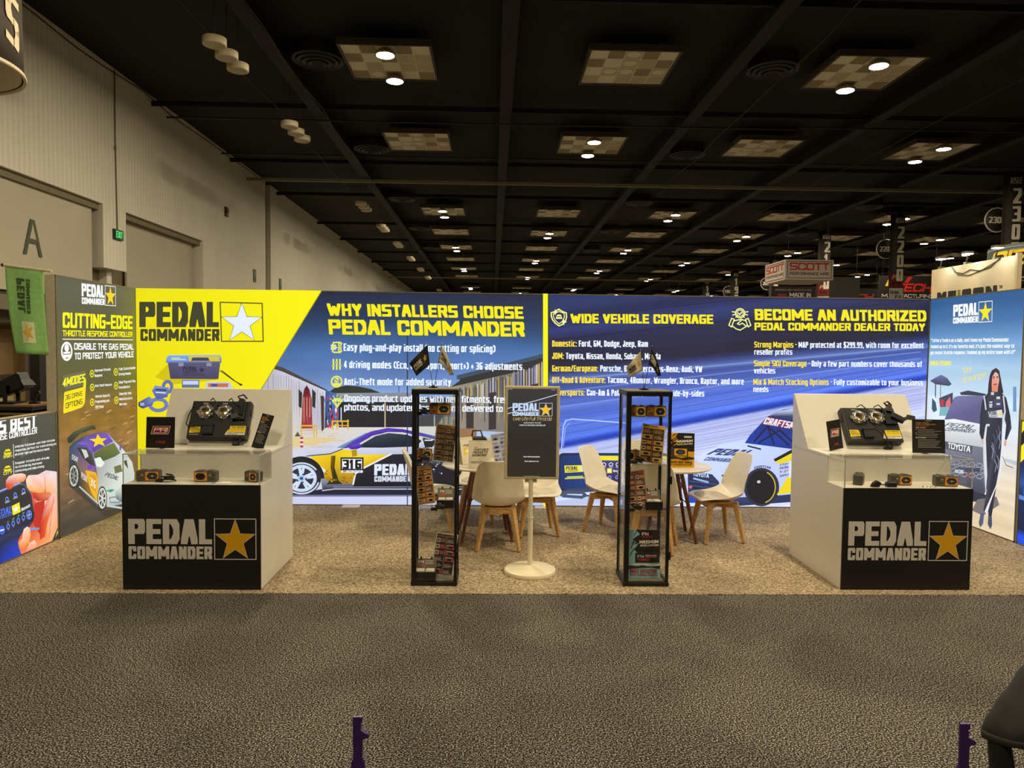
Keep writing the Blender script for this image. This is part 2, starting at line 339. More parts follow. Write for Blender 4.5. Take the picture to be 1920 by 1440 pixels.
# left wall: ribbed upper band, two recessed bays, a pilaster that stops short, then a plain run past a step
wl = MB(); Y1, Y2 = 18.88, 20.04
wl.box(WX-.5, -14, 5.4, WX, 32.1, CEIL, 0)                        # upper band
wl.box(WX-.5, Y1, 3.8, WX, Y2, 5.4, 0)                            # pilaster between the bays
wl.box(WX-.5, 25.25, 0, WX, 32.1, 5.4, 0)
wl.box(WX-.5, -14, 0, WX, 8.5, 5.4, 0)
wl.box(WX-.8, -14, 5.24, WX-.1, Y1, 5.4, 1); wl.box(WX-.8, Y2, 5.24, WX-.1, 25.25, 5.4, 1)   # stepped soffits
wl.box(WX-.9, Y1-.3, 0, WX-.45, 25.3, 5.4, 1)  # filler in the darkened paint, a dark strip for the recess shade
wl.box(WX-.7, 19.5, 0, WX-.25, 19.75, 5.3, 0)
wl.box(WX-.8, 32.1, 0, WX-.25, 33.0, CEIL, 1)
wl.box(WX-.6, 33.0, 0, WX-.05, FAR, CEIL, 0)
wl.box(WX-.36, Y2+.62, 0, WX-.3, 25.05, 5.25, 2)                        # second bay panel
wl.box(WX-.24, 8.5, 2.95, WX-.18, Y1-.2, 5.25, 2)                       # first bay panel, carries the letter
wl.box(WX-1.2, 8.5, 2.55, WX-.3, Y1+.4, 2.95, 3)                   # header under it
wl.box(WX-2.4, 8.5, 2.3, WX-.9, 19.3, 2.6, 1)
struct(wl.build('wall_left', [RIB, WALLD, WALLP, mat('header_grey', (120, 112, 92), .7)]))
wb = MB().box(WX-2.6, 8.0, 0, WX-2.4, 19.4, 2.6, 0).box(WX-2.5, 19.2, 0, WX-.3, 19.4, 2.6, 0)
struct(wb.build('wall_vestibule', mat('vestibule_cream', (205, 175, 125), .7)))
dr = MB().box(0, -1.0, 0, .06, -.02, 2.2, 0).box(0, .02, 0, .06, 1.0, 2.2, 0)
d1 = dr.build('door_1', mat('door_cream', (232, 205, 155), .5), loc=(WX-2.38, 17.9, 0), bevel=.008); struct(d1)
for s in (-.93, .1): MB().box(.06, s, .95, .1, s+.82, 1.02).box(.06, s, .98, .14, s+.82, 1.06).build('push_bar', ALU, d1)
for s in (-.1, .06): MB().box(.06, s, .05, .1, s+.035, 2.15).build('latch_rod', ALU, d1)
MB().prism([(-.33, 0), (-.22, 0), (-.14, .26), (.14, .26), (.22, 0), (.33, 0), (.07, .78), (-.07, .78)], 0, .02, 'x').prism([(-.11, .36), (.11, .36), (.0, .68)], .02, .022, 'x', 1).build('wall_letter', [mat('letter_grey_green', (78, 84, 66), .6), WALLP], loc=(WX-.178, 16.3, 3.76))
L_ = bpy.data.objects['wall_letter']; tag(L_, 'grey capital letter A mounted on the recessed wall bay', 'letter')
# exit sign and its conduit
t = thing('exit_sign', 'green lit EXIT sign on the pilaster between the wall bays', 'sign', (WX+.02, 19.55, 4.72))
MB().box(-.02, -.22, -.13, .05, .22, .13).build('housing', mat('exit_housing', (24, 40, 26), .4), t, bevel=.006)
a = Art(); a.rect(-.2, -.115, .2, .115, (6, 60, 22)); a.text('EXIT', ((-.16, -.085), (.32, 0), (0, .17)), (60, 235, 110), st=.16, sb=.15)
a.build('lit_face', BACKLIT, t, (.052, 0, 0), (0, 0, PI/2))
tag(MB().tube([(WX+.02, 19.55, 4.85), (WX+.02, 19.5, 7.2), (WX+.03, 19.5, 8.95)], .018).box(WX, 19.46, 6.9, WX+.03, 19.54, 7.0).build('conduit', WALLD), 'thin pipe running up the ribbed wall above the EXIT sign', 'pipe')
t = thing('fire_strobe', 'small dark alarm box high on the ribbed wall', 'alarm', (WX+.01, 27.4, 6.78))
MB().box(-.01, -.13, -.17, .06, .13, .17).build('case', mat('strobe_dark', (60, 32, 26), .5), t, bevel=.01); MB().box(.06, -.08, -.04, .08, .08, .1).build('lens', mat('strobe_lens', (120, 95, 80), .2), t)
for y, z, lb in ((30.6, 4.76, 'small green notice plate on the ribbed wall before the step'), (34.4, 4.74, 'small green notice plate on the plain wall past the step')):
    a = Art(); a.rect(-.15, -.25, .15, .25, (95, 112, 80)); a.rect(-.1, .02, .1, .18, (120, 135, 100)); a.rect(-.1, -.18, .1, -.04, (70, 90, 62))
    o = MB().box(0, -.16, -.26, .03, .16, .26).build('notice_plate', mat('plate_green', (86, 100, 72), .6), loc=(WX if y < 33 else WX-.05, y, z)); tag(o, lb, 'sign', 'green notice plates on the left wall')
    a.build('printed_face', PAPER, o, (.032, 0, 0), (0, 0, PI/2))
# beams, pipes and the partition track
for k, x in enumerate((-5.1, .3, 5.7, 11.05, 16.4, 21.8, 27.2, 32.6, 38, 43.4)):
    b = MB().box(x-.06, -14, 8.62, x+.06, FAR, 9).box(x-.17, -14, 8.55, x+.17, FAR, 8.63).build('ceiling_beam', mat('beam_black_%d' % k, (15, 13, 11), .7, var=.3, scale=1)); struct(b)
for y in (2.2, 9.5, 14.6, 21.4, 27.6, 33.4, 41.0, 47, 53, 59, 65):
    struct(MB().box(-9.8, y-.04, 8.66, RIGHT, y+.04, 8.8).build('ceiling_joist', HALL_BLACK))
TRK = mat('track_tan', (150, 140, 112), .5)
for y in (29.6, 68.9): struct(MB().box(-9.85, y-.05, 8.43, 44, y+.05, 8.545).build('partition_track', TRK))
pm = mat('pipe_dark', (52, 46, 38), .5, .3)
for x0, y, x1, z in ((-9.6, 21.9, 9, 8.5), (9, 21.7, 30, 8.5), (-9.6, 26.2, 20, 8.6), (-4.9, 13.0, .2, 8.55)):
    tag(MB().tube([(x0, y, z), ((x0+x1)/2, y-.05, z-.03), (x1, y, z)], .03).build('sprinkler_pipe', pm), None, None, None, 'structure')
for x, y0, y1 in ((-4.85, 8, 30), (-6.1, 8, 31), (6.9, 12, 31), (12.6, 14, 40), (-9.78, 8, 31.5)):
    P = [(x+.04*sin(y*1.3), y, (8.86 if x < -9 else 8.5)-.08*abs(sin(y*.45))) for y in [y0+(y1-y0)*i/24 for i in range(25)]]
    tag(MB().tube(P, .016, 5).build('ceiling_cable', pm), None, None, None, 'structure')
# acoustic ceiling panels, each a board of small tiles; every other one carries two downlights
ORD = ['first', 'second', 'third', 'fourth', 'fifth', 'sixth', 'seventh', 'eighth', 'ninth', 'tenth', 'eleventh', 'twelfth', 'thirteenth']
TL = [mat('panel_tile_light', (240, 230, 205), .8, var=.06), mat('panel_tile_mid', (206, 192, 160), .8, var=.06), mat('panel_tile_dark', (160, 146, 116), .8, var=.06), mat('panel_grid', (232, 220, 192), .7)]
LENS = mat('downlight_lens', (255, 255, 255), .4, emit=LAMP_RADIANCE, ecol=LAMP_COL); HOUS = mat('downlight_housing', (150, 138, 112), .5)
def tile_field(seed):
    b = MB(); rnd = random.Random(seed); W, D = 2.0, 2.05; nx, ny = 5, 4
    for i in range(nx):
        for j in range(ny):
            x0, y0 = -W/2+W*i/nx, -D/2+D*j/ny
            m = (0 if (i+j) % 2 == 0 else 2) if rnd.random() < .6 else 1
            b.box(x0+.015, y0+.015, 0, x0+W/nx-.015, y0+D/ny-.015, .03, m)
            if m == 1 and rnd.random() < .5: b.lathe([(0, -.004), (.15, -.004), (.16, 0)], 20, (x0+W/nx/2, y0+D/ny/2, 0), 0)
    for i in range(nx+1): b.box(-W/2+W*i/nx-.015, -D/2, -.004, -W/2+W*i/nx+.015, D/2, .03, 3)
    for j in range(ny+1): b.box(-W/2, -D/2+D*j/ny-.015, -.004, W/2, -D/2+D*j/ny+.015, .03, 3)
    return b
def frame_mesh():
    b = MB()
    for x0, y0, x1, y1 in ((-1.06, -1.085, 1.06, -1.03), (-1.06, 1.03, 1.06, 1.085), (-1.06, -1.03, -1.005, 1.03), (1.005, -1.03, 1.06, 1.03)): b.box(x0, y0, -.03, x1, y1, .12)
    for x in (-.8, .8):
        for y in (-.8, .8): b.tube([(x, y, .03), (x, y, .39)], .012, 5)
    return b
def lamp_mesh(): return MB().lathe([(.0, -.05), (LAMP_R, -.05), (LAMP_R+.03, -.06), (LAMP_R+.04, 0), (.1, .1), (0, .1)], 18, (0, 0, 0), 0).lathe([(0, -.056), (LAMP_R, -.056)], 18, (0, 0, 0), 1)
proto = {}
for lit in (0, 1):
    p = thing('ceiling_panel', '', ''); tile_field(3+lit).build('tile_field', TL, p); frame_mesh().build('frame', mat('panel_frame_%d' % lit, (70, 62, 48), .6), p)
    if lit:
        for y in (-.8, .8): lamp_mesh().build('downlight', [HOUS, LENS], p, (0, y, -.1))
    proto[lit] = p
used = set()
for r, y in enumerate(ROWS):
    vis = [k for k in range(13) if COLS[k] < .735*y-.3 and COLS[k] < 50]
    for i, k in enumerate(vis):
        lit = (r+k) % 2 == 0
        lb = ('lit ceiling panel with two lamps' if lit else 'unlit tiled ceiling panel') + ', %s from the left wall in the %s row back' % (ORD[i], ORD[r])
        o = proto[lit] if lit not in used else dup(proto[lit]); used.add(lit)
        o.location = (COLS[k], y, PANEL_Z); o['label'] = lb; o['category'] = 'ceiling panel'; o['group'] = 'lit ceiling panels' if lit else 'unlit ceiling panels'
# round air diffusers
def diffuser():
    b = MB()
    for i, R in enumerate((.62, .49, .36, .22)): b.lathe([(R, -.02-.03*i), (R-.05, -.06-.03*i), (R-.12, .02-.03*i), (R-.12, .03-.03*i), (R-.04, 0-.03*i), (R, -.02-.03*i)], 32)
    return b.lathe([(.0, -.1), (.08, -.1), (.1, -.06), (.1, .28)], 20).lathe([(.58, 0), (.58, .275)], 32)
DM = mat('diffuser_black', (46, 40, 32), .5); dm = None; n = 0
for ci, x in enumerate((-4.26, 6.75, 17.6)):
    for ri, y in enumerate((17.9, 25.7, 34.1, 42.2, 50.3)):
        if x > .72*y or (ci == 2 and ri == 1): continue
        lb = 'dark round air diffuser, %s back in the %s line of diffusers' % (ORD[ri], ('leftmost', 'middle', 'rightmost')[ci])
        o = diffuser().build('air_diffuser', DM) if dm is None else dup(dm); dm = dm or o
        o.location = (x, y, 8.71); tag(o, lb, 'air vent', 'round ceiling diffusers')
# white drum pendants in threes along the left wall
def pendant():
    p = thing('pendant_lamp', '', ''); MB().lathe([(0, 0), (.2, 0), (.225, .012), (.23, .03), (.23, .15), (.2, .16), (0, .16)], 28).build('drum', mat('drum_white', (205, 190, 155), .6), p)
    MB().tube([(0, 0, .16), (0, 0, 1.2)], .006, 5).build('cord', pm, p); return p
pp = pendant(); first = True
for gi, yc in enumerate((15.56, 20.9, 31.6, 37.2, 43.0, 49.6, 56.2, 62.6, 75.5, 82)):
    for j in range(3):
        o = pp if first else dup(pp); first = False
        o.location = (-5.58, yc+(j-1)*.66, 7.78); tag(o, 'white drum pendant, %s of the three in the %s trio back by the wall' % (('nearest', 'middle', 'farthest')[j], ORD[gi]), 'lamp', 'white drum pendants in threes')
# ---------------------------------------------------------------- the booth: carpet and backlit walls
BX, BY, BW, BH = -4.048, 8.394, 9.144, 2.468; RX = BX+BW
EDGE = 5.36
o = MB().box(BX-.35, EDGE, .0, RX+.35, BY+.3, .006).build('booth_carpet', BOOTHC); tag(o, 'beige pile carpet laid under the whole booth', 'carpet')
NAVY, YEL, WHT = (26, 36, 66), (246, 232, 8), (236, 244, 255)
FRAMEM = mat('lightbox_frame', (196, 184, 156), .5)
def lightbox(name, label, loc, rz, wd, ht, art, feet=()):
    t = thing(name, label, 'lightbox', (loc[0], loc[1], .0065), (0, 0, rz))
    b = MB().box(0, .004, 0, wd, .1, ht)
    b.build('frame', FRAMEM, t, bevel=.004)
    MB().box(0, -.004, 0, .012, .004, ht).box(wd-.012, -.004, 0, wd, .004, ht).box(0, -.004, ht-.012, wd, .004, ht).box(0, -.004, 0, wd, .004, .012).build('edge_trim', mat('edge_trim', (120, 112, 90), .5, .3), t)
    art.build('printed_fabric', BACKLIT, t)
    for x in feet: MB().box(x-.1, -.14, .0, x+.1, .24, .008).build('foot', mat('foot_white', (215, 208, 190), .4), t, bevel=.003)
    return t
# ---- long back wall
T = tracer((BX, BY, 0), 0); A = Art(T, (BW, BH))
z4 = lambda x, y: T(500+x/3.5556, 530+y/3.5556); z5 = lambda x, y: T(1000+x/3.5556, 530+y/3.5556); z8 = lambda x, y: T(530+x/5.3333, 690+y/5.3333); z2 = lambda x, y: T(x/3.42857, 480+y/3.42857); z12 = lambda x, y: T(610+x/6.5444, 570+y/6.5444)
z6 = lambda x, y: T(1400+x/3.6923, 530+y/3.6923)
xs = T(1023, 700)[0]
def sky(x, z):
    n = vnoise(x*1.3+3, z*4)*.7+vnoise(x*4, z*11)*.3; t = BH-z
    c = ramp([(0, (24, 34, 62)), (.35, (36, 60, 98)), (.62, (62, 102, 156)), (.9, (88, 122, 182)), (1.2, (128, 160, 212)), (1.6, (170, 190, 225))], t)
    return tuple(v*(.9+.22*n) for v in c)
A.grid(0, 0, xs, BH, 50, 30, sky)
def tslope(t): return .14-.04*max(0, min(1, (t-610)/60)) if t < 715 else .10+.095*min(1, (t-715)/115)
def tz(t, x): return BH-((t-553-tslope(t)*(x-xs)*162)/400*BH)
def track(x, z):
    v = (BH-z)/BH*400+553; du = (x-xs)*162; t = v
    for _ in range(12): t = .5*t+.5*(v+tslope(t)*du)
    c = ramp([(560, (30, 48, 95)), (585, (38, 52, 104)), (600, (26, 34, 78)), (622, (44, 58, 120)), (645, (34, 38, 76)), (690, (30, 31, 56)), (704, (46, 58, 116)), (716, (98, 122, 190)), (726, (58, 75, 146)), (738, (72, 95, 172)), (752, (66, 89, 172)), (770, (92, 119, 208)), (786, (78, 106, 206)), (812, (90, 123, 226)), (832, (84, 120, 232)), (840, (34, 66, 188)), (846, (30, 60, 176)), (851, (176, 186, 236)), (905, (196, 204, 248)), (960, (206, 216, 255)), (1100, (214, 222, 255))], t)
    k = .9+.2*vnoise(t*.22, x*.25)
    if x > xs+2.1 and 560 < t < 700: k *= .92
    return tuple(v*k for v in c)
A.grid(xs, 0, BW, BH, 60, 110, track)
for t0, g, wv in ((606, (22, 28, 70), .012), (640, (22, 28, 66), .012), (716, (118, 144, 206), .016), (752, (62, 88, 190), .008), (768, (118, 148, 234), .01), (790, (54, 86, 205), .008), (808, (58, 92, 210), .008), (822, (60, 94, 212), .008), (738, (104, 130, 206), .014)):
    zz = lambda x, t0=t0: tz(t0, x)
    A.mp = lambda x, z: (x, z); A.line([(x, min(BH-.02, max(.02, zz(x)))) for x in (xs+.05, xs+1.2, xs+2.4, xs+3.4, BW-.1)], wv, g)
for i in range(9):
    t0 = 856+i*5.5; zz = lambda x, t0=t0: tz(t0, x)
    A.line([(xs+.9, zz(xs+.9)), (BW-.05, zz(BW-.05))], .006, (158, 166, 222))
A.mp = T
# street picture
A.mp = z8
A.poly([(0, 560), (1800, 560), (1800, 1400), (0, 1400)], [(214, 206, 196), (222, 220, 214), (205, 210, 245), (198, 204, 240)])
for i in range(26): x = 100+1300*hsh(i, 3); y = 625+170*hsh(i, 8); A.poly([(x, y), (x+60+80*hsh(i), y-2), (x+70+80*hsh(i), y+4), (x, y+5)], (205, 186, 120) if i % 3 else (180, 170, 160))
A.poly([(-150, 700), (560, 700), (480, 740), (100, 800), (-150, 830)], [(222, 200, 140)]*5)
A.poly([(440, 262), (520, 205), (640, 178), (760, 190), (880, 215), (960, 245), (1000, 262)], (46, 52, 44)); A.poly([(430, 258), (1320, 250), (1320, 360), (430, 300)], [(150, 156, 160), (132, 140, 150), (112, 118, 128), (128, 134, 142)])
A.rect(560, 345, 1320, 598, (34, 34, 42)); A.rect(1320, 300, 1700, 590, (70, 72, 74)); A.rect(1018, 350, 1030, 600, (200, 180, 150)); A.rect(580, 400, 590, 530, (215, 220, 235)); A.rect(1512, 330, 1524, 590, (170, 175, 180))
for i in range(16): A.poly([(1560+i*13, 560-170*hsh(i, 2)), (1574+i*13, 540-200*hsh(i, 5)), (1576+i*13, 590), (1558+i*13, 590)], [(110, 140, 80), (150, 130, 160), (170, 150, 90), (90, 100, 120)][i % 4])
A.poly([(-200, -10), (0, 20), (430, 225), (430, 600), (380, 640), (100, 660), (-200, 740)], [(172, 170, 190), (196, 196, 214), (206, 208, 222), (182, 182, 200), (210, 206, 206), (214, 208, 200), (190, 186, 186)])
for i in range(22): x = -150+i*26; A.poly([(x, 60+max(0, x)*.42+60*hsh(i)), (x+8, 70+max(0, x)*.42), (x+9, 420+160*hsh(i, 4)), (x+1, 400)], (150+40*hsh(i), 148+34*hsh(i), 165+20*hsh(i)))
A.poly([(-200, -60), (0, 0), (440, 222), (440, 238), (0, 42), (-200, -20)], (72, 66, 62))
A.poly([(188, 610), (200, 300), (215, 220), (240, 178), (268, 220), (285, 300), (300, 610)], [(150, 40, 56), (120, 26, 40), (88, 22, 34), (70, 20, 30), (96, 24, 36), (130, 30, 44), (170, 60, 76)])
for i in range(9): A.poly([(206+i*10, 300), (211+i*10, 290), (209+i*10+4*hsh(i), 470+130*hsh(i, 6)), (205+i*10, 500)], (225, 150, 90) if i % 3 == 0 else (200, 120, 140) if i % 3 == 1 else (110, 20, 40))
for x in (160, 296): A.poly([(x, 215), (x+36, 255), (x+30, 410), (x, 390)], (44, 44, 48))
A.poly([(430, 225), (560, 270), (560, 560), (420, 610)], [(52, 84, 140), (70, 120, 190), (90, 90, 120), (70, 60, 90)])
for i in range(46): x = 424+128*hsh(i, 1); y = 300+300*hsh(i, 2); s = 6+18*hsh(i, 3); A.poly([(x, y-s*2), (x+s*.6, y), (x, y+s*2), (x-s*.6, y)], [(200, 40, 70), (230, 225, 240), (60, 110, 190), (40, 40, 70)][i % 4])
A.poly([(380, 280), (416, 290), (414, 620), (390, 640)], (70, 50, 46))
for x0, y0, x1, y1 in ((180, 575, 345, 590), (180, 575, 192, 700), (310, 575, 320, 700), (336, 575, 346, 695), (180, 625, 345, 632), (490, 530, 664, 545), (490, 530, 506, 620), (540, 535, 552, 620), (590, 535, 602, 600), (646, 520, 660, 620), (490, 575, 664, 585)): A.rect(x0, y0, x1, y1, (222, 176, 44))
for i in range(5): A.rect(176, 695+i*21, 206, 695+i*21+21, (190, 50, 70) if i % 2 == 0 else (225, 215, 220))
A.poly([(120, 690), (150, 640), (180, 690)], (84, 92, 40)); A.rect(1158, 150, 1166, 250, (70, 84, 130))
A.mp = z4
A.poly([(1228, 690), (1840, 490), (1840, 970), (1590, 1000), (1280, 985), (1240, 900)], [(150, 146, 120), (82, 76, 76), (98, 92, 96), (128, 120, 112), (150, 140, 130), (150, 146, 140)])
A.poly([(1268, 622), (1840, 480), (1840, 560), (1400, 660), (1228, 700), (1290, 655)], (46, 46, 52)); A.poly([(1268, 622), (1840, 478), (1840, 505), (1268, 650)], (60, 78, 96))
for i in range(64):
    x = 1245+i*9.3; yt = 705-(x-1245)*.30+40*hsh(i); c = [(200, 196, 200), (120, 108, 92), (92, 74, 52), (150, 150, 190), (64, 58, 60), (180, 160, 96), (72, 88, 130)][int(hsh(i, 9)*7)]
    A.poly([(x, yt), (x+5+5*hsh(i, 2), yt+6), (x+6, 760+210*hsh(i, 3)), (x+1, 700+250*hsh(i, 4))], c)
for x in (1330, 1480, 1650, 1760): A.poly([(x, 770-(x-1330)*.2), (x+50, 760-(x-1330)*.2), (x+50, 980), (x, 985)], (58, 50, 54))
A.rect(1280, 975, 1400, 1060, (150, 112, 76))
# race car in profile
A.mp = z8
A.poly([(0, 1275), (400, 1215), (1500, 1205), (2500, 1215), (2600, 1260), (2500, 1285), (0, 1290)], (30, 34, 54))
A.poly([(-80, 850), (100, 838), (250, 815), (480, 778), (560, 800), (700, 785), (1000, 800), (1300, 790), (1500, 740), (1680, 690), (1900, 720), (2250, 800), (2420, 850), (2450, 1000), (2440, 1180), (1500, 1212), (400, 1218), (380, 1100), (330, 1000), (250, 940), (100, 915), (-80, 930)],
       [(205, 208, 225), (214, 216, 232), (206, 208, 228), (188, 194, 220), (200, 206, 228), (214, 220, 238), (206, 210, 232), (196, 202, 226), (186, 196, 220), (150, 190, 220), (170, 196, 228), (190, 200, 228), (160, 168, 200), (140, 150, 186), (90, 96, 130), (40, 44, 60), (40, 44, 60), (150, 156, 180), (180, 186, 206), (200, 204, 222), (196, 200, 218), (190, 194, 214)])
A.poly([(540, 800), (830, 655), (880, 650), (620, 808)], [(120, 160, 190), (110, 170, 205), (70, 110, 170), (70, 90, 170)])
A.poly([(610, 808), (700, 735), (880, 640), (1050, 604), (1200, 616), (1400, 655), (1600, 705), (1700, 740), (1640, 745), (1400, 690), (1200, 648), (1050, 645), (900, 682), (740, 775), (645, 806)], [(84, 60, 170), (96, 70, 190), (92, 60, 186), (80, 50, 180), (76, 48, 178), (110, 96, 200), (90, 110, 180), (70, 90, 150), (60, 70, 130), (70, 60, 150), (60, 40, 150), (56, 36, 140), (70, 44, 160), (74, 48, 168), (84, 60, 170)])
A.poly([(735, 800), (930, 685), (1060, 655), (1240, 672), (1340, 700), (1390, 735), (1340, 790), (1000, 802)], [(26, 40, 56), (40, 58, 74), (48, 66, 80), (34, 48, 62), (30, 40, 54), (24, 30, 46), (22, 30, 44), (24, 34, 50)])
A.poly([(1400, 700), (1560, 735), (1500, 790), (1420, 790)], (22, 26, 40)); A.line([(1240, 672), (1250, 795)], .012, (16, 22, 34))
for i in range(16): x = 1380+240*hsh(i, 5); y = 720+90*hsh(i, 6); A.line([(x, y), (x+70, y+12*hsh(i)-6)], .014, (235, 240, 252) if i % 2 else (30, 36, 60))
A.poly([(250, 892), (480, 868), (600, 822), (700, 830), (760, 872), (1072, 868), (800, 1005), (724, 1060), (704, 1160), (560, 1158), (490, 1165), (400, 1095), (430, 1042), (330, 962)], [(244, 206, 30), (232, 196, 20), (244, 216, 30), (240, 200, 20), (246, 220, 40), (236, 196, 20), (214, 170, 14), (196, 150, 12), (176, 130, 20), (160, 118, 20), (120, 90, 20), (190, 150, 20), (214, 168, 16), (236, 196, 20)])
A.poly([(1072, 868), (1500, 862), (1900, 900), (2000, 960), (1960, 1190), (1500, 1196), (706, 1190), (706, 1160), (726, 1062), (804, 1006)], [(30, 32, 44), (26, 28, 40), (22, 26, 44), (24, 28, 50), (18, 20, 30), (22, 26, 40), (18, 22, 34), (26, 30, 44), (34, 40, 56), (30, 32, 44)])
A.line([(250, 890), (330, 960), (425, 1040)], .03, (230, 232, 240)); A.line([(1085, 866), (800, 1010), (728, 1062), (706, 1165)], .018, (235, 236, 240)); A.line([(240, 886), (480, 862), (600, 815)], .012, (70, 70, 80))
A.poly([(486, 885), (530, 880), (520, 1000), (560, 1130), (600, 1165), (440, 1168), (500, 1100), (480, 1000)], [(120, 96, 20), (90, 74, 22), (60, 48, 20), (40, 34, 20), (34, 30, 24), (44, 38, 24), (50, 42, 20), (80, 66, 20)])
A.poly([(690, 826), (742, 820), (746, 885), (696, 890)], (176, 140, 20))
for i in range(30): x = 430+290*hsh(i, 11); y = 1030+120*hsh(i, 12); A.oval(x, y, 4+12*hsh(i), 4+8*hsh(i, 3), (130, 96, 20) if i % 2 else (206, 160, 16), 8)
A.poly([(660, 806), (700, 772), (760, 758), (792, 770), (788, 800), (740, 816), (690, 818)], [(70, 40, 160), (100, 70, 200), (112, 80, 210), (90, 54, 190), (60, 34, 150), (44, 26, 110), (50, 30, 130)])
A.rect(588, 906, 802, 1052, (238, 240, 248)); A.line([(588, 906), (802, 906), (802, 1020), (588, 1020)], .018, (30, 30, 36), True)
A.text('316', A.frame((602, 1012), (788, 1012), (602, 920)), (22, 22, 28), st=.26, sb=.2)
A.text('Live Life Full', A.frame((650, 1046), (780, 1046), (650, 1030)), (40, 40, 60), st=.14); A.rect(604, 1028, 640, 1048, (220, 120, 130))
A.text('PEDAL', A.frame((916, 1078), (1282, 1076), (918, 966)), (222, 228, 242), st=.27, sb=.2, gap=.06); A.text('COMMANDER', A.frame((918, 1142), (1274, 1140), (918, 1086)), (206, 212, 232), st=.26, sb=.2)
A.poly([(400, 1232), (520, 1196), (1300, 1196), (1960, 1200), (1960, 1222), (1300, 1222), (520, 1226)], (26, 28, 40)); A.line([(400, 1230), (520, 1214), (1960, 1216)], .012, (196, 200, 226)); A.line([(510, 1196), (1960, 1192)], .008, (150, 156, 190))
for i in range(34): x = 1380+240*hsh(i, 21); y = 880+190*hsh(i, 22); A.oval(x, y, 3+9*hsh(i, 1), 3+6*hsh(i, 2), [(226, 226, 240), (120, 90, 200), (190, 196, 220), (80, 60, 150)][i % 4], 7)
for cx, r0 in ((190, 1), (2110, 1)):
    A.poly([(cx+228*cos(a), 1110-222*sin(a)) for a in [PI*i/20 for i in range(21)]], (26, 28, 36)); A.oval(cx, 1108, 196, 168, (36, 38, 48)); A.ring(cx, 1108, 176, 152, .018, (206, 212, 232), 30, .05, .42); A.ring(cx, 1108, 176, 152, .018, (206, 212, 232), 30, .6, .9)
    A.oval(cx, 1108, 142, 126, (44, 46, 62)); A.ring(cx, 1108, 136, 120, .035, (196, 214, 238))
    for k in range(10): a = 2*PI*k/10+.15*(1 if k % 2 else -1); A.line([(cx+24*cos(a), 1108+22*sin(a)), (cx+130*cos(a), 1108+116*sin(a))], .032, (206, 222, 242))
    A.oval(cx, 1108, 34, 30, (150, 190, 226)); A.oval(cx, 1108, 16, 14, (40, 60, 110))
    for k in range(5): a = 2*PI*k/5; A.oval(cx+46*cos(a), 1108+42*sin(a), 9, 8, (34, 40, 80), 10)
A.rect(-300, 1272, 2650, 1285, (110, 116, 150))
# yellow block, wordmark and product tub
A.mp = T
A.poly([(252, 536), (603, 546), (346, 966), (250, 966)], [(232, 222, 8), (250, 240, 10), (236, 222, 10), (232, 214, 6)])
A.text('PEDAL', A.frame((262, 614.5), (411, 614.5), (262, 567)), (62, 62, 42), st=.25, sb=.2, gap=.05); A.text('COMMANDER', A.frame((264, 640.5), (412, 640.5), (264, 618)), (62, 62, 42), st=.24, sb=.2)
A.line([(413.5, 568), (492, 570), (494, 641), (416, 641)], .014, (96, 92, 30), True); A.line([(415, 596), (492, 597)], .008, (96, 92, 30)); A.line([(452.5, 569), (452.5, 580)], .008, (96, 92, 30))
q = A.frame((414, 641), (494, 641), (414, 568)); A.star(q, .5, .46, .545, (90, 90, 50), .41, 0, .93); A.star(q, .5, .46, .52, (226, 234, 255), .40, 0, .93)
A.mp = z2
A.poly([(1000, 780), (1090, 690), (1110, 690), (1400, 800), (1110, 830)], (206, 190, 10))
A.poly([(1082, 690), (1418, 690), (1406, 795), (1098, 793)], [(84, 80, 112), (92, 88, 120), (72, 68, 100), (66, 62, 94)]); A.poly([(1072, 660), (1084, 640), (1418, 640), (1426, 660), (1426, 690), (1070, 690)], [(128, 160, 220), (170, 200, 240), (150, 180, 230), (110, 130, 190), (90, 96, 140), (100, 116, 170)])
A.poly([(1086, 646), (1210, 646), (1210, 680), (1080, 680)], (110, 160, 232)); A.poly([(1216, 648), (1410, 648), (1416, 680), (1216, 680)], (214, 190, 60)); A.poly([(1240, 656), (1340, 656), (1350, 678), (1230, 678)], (60, 66, 96)); A.rect(1104, 657, 1160, 662, (240, 236, 90)); A.rect(1104, 666, 1196, 671, (220, 226, 150))
A.text('PEDAL', A.frame((1178, 742), (1270, 742), (1178, 714)), (44, 42, 60), st=.24); A.text('COMMANDER', A.frame((1178, 756), (1270, 756), (1178, 745)), (44, 42, 60)); A.star(A.frame((1276, 758), (1322, 758), (1276, 714)), .5, .5, .5, (50, 48, 70)); A.text('THROTTLE RESPONSE', A.frame((1180, 770), (1320, 770), (1180, 761)), (44, 42, 60))
for x in (1150, 1330): A.rect(x, 690, x+32, 712, (140, 140, 170))
A.line([(1420, 742), (1500, 800), (1550, 830)], .012, (70, 64, 30)); A.line([(1430, 740), (1550, 836)], .008, (70, 64, 30)); A.oval(1552, 830, 8, 7, (40, 40, 60), 10)
A.rect(1172, 800, 1284, 850, (96, 110, 150)); A.rect(1178, 806, 1278, 830, (190, 206, 240)); A.poly([(1330, 812), (1480, 812), (1504, 856), (1322, 856)], (190, 200, 226)); A.rect(1340, 822, 1470, 846, (200, 110, 70)); A.rect(1360, 826, 1400, 842, (60, 80, 140))
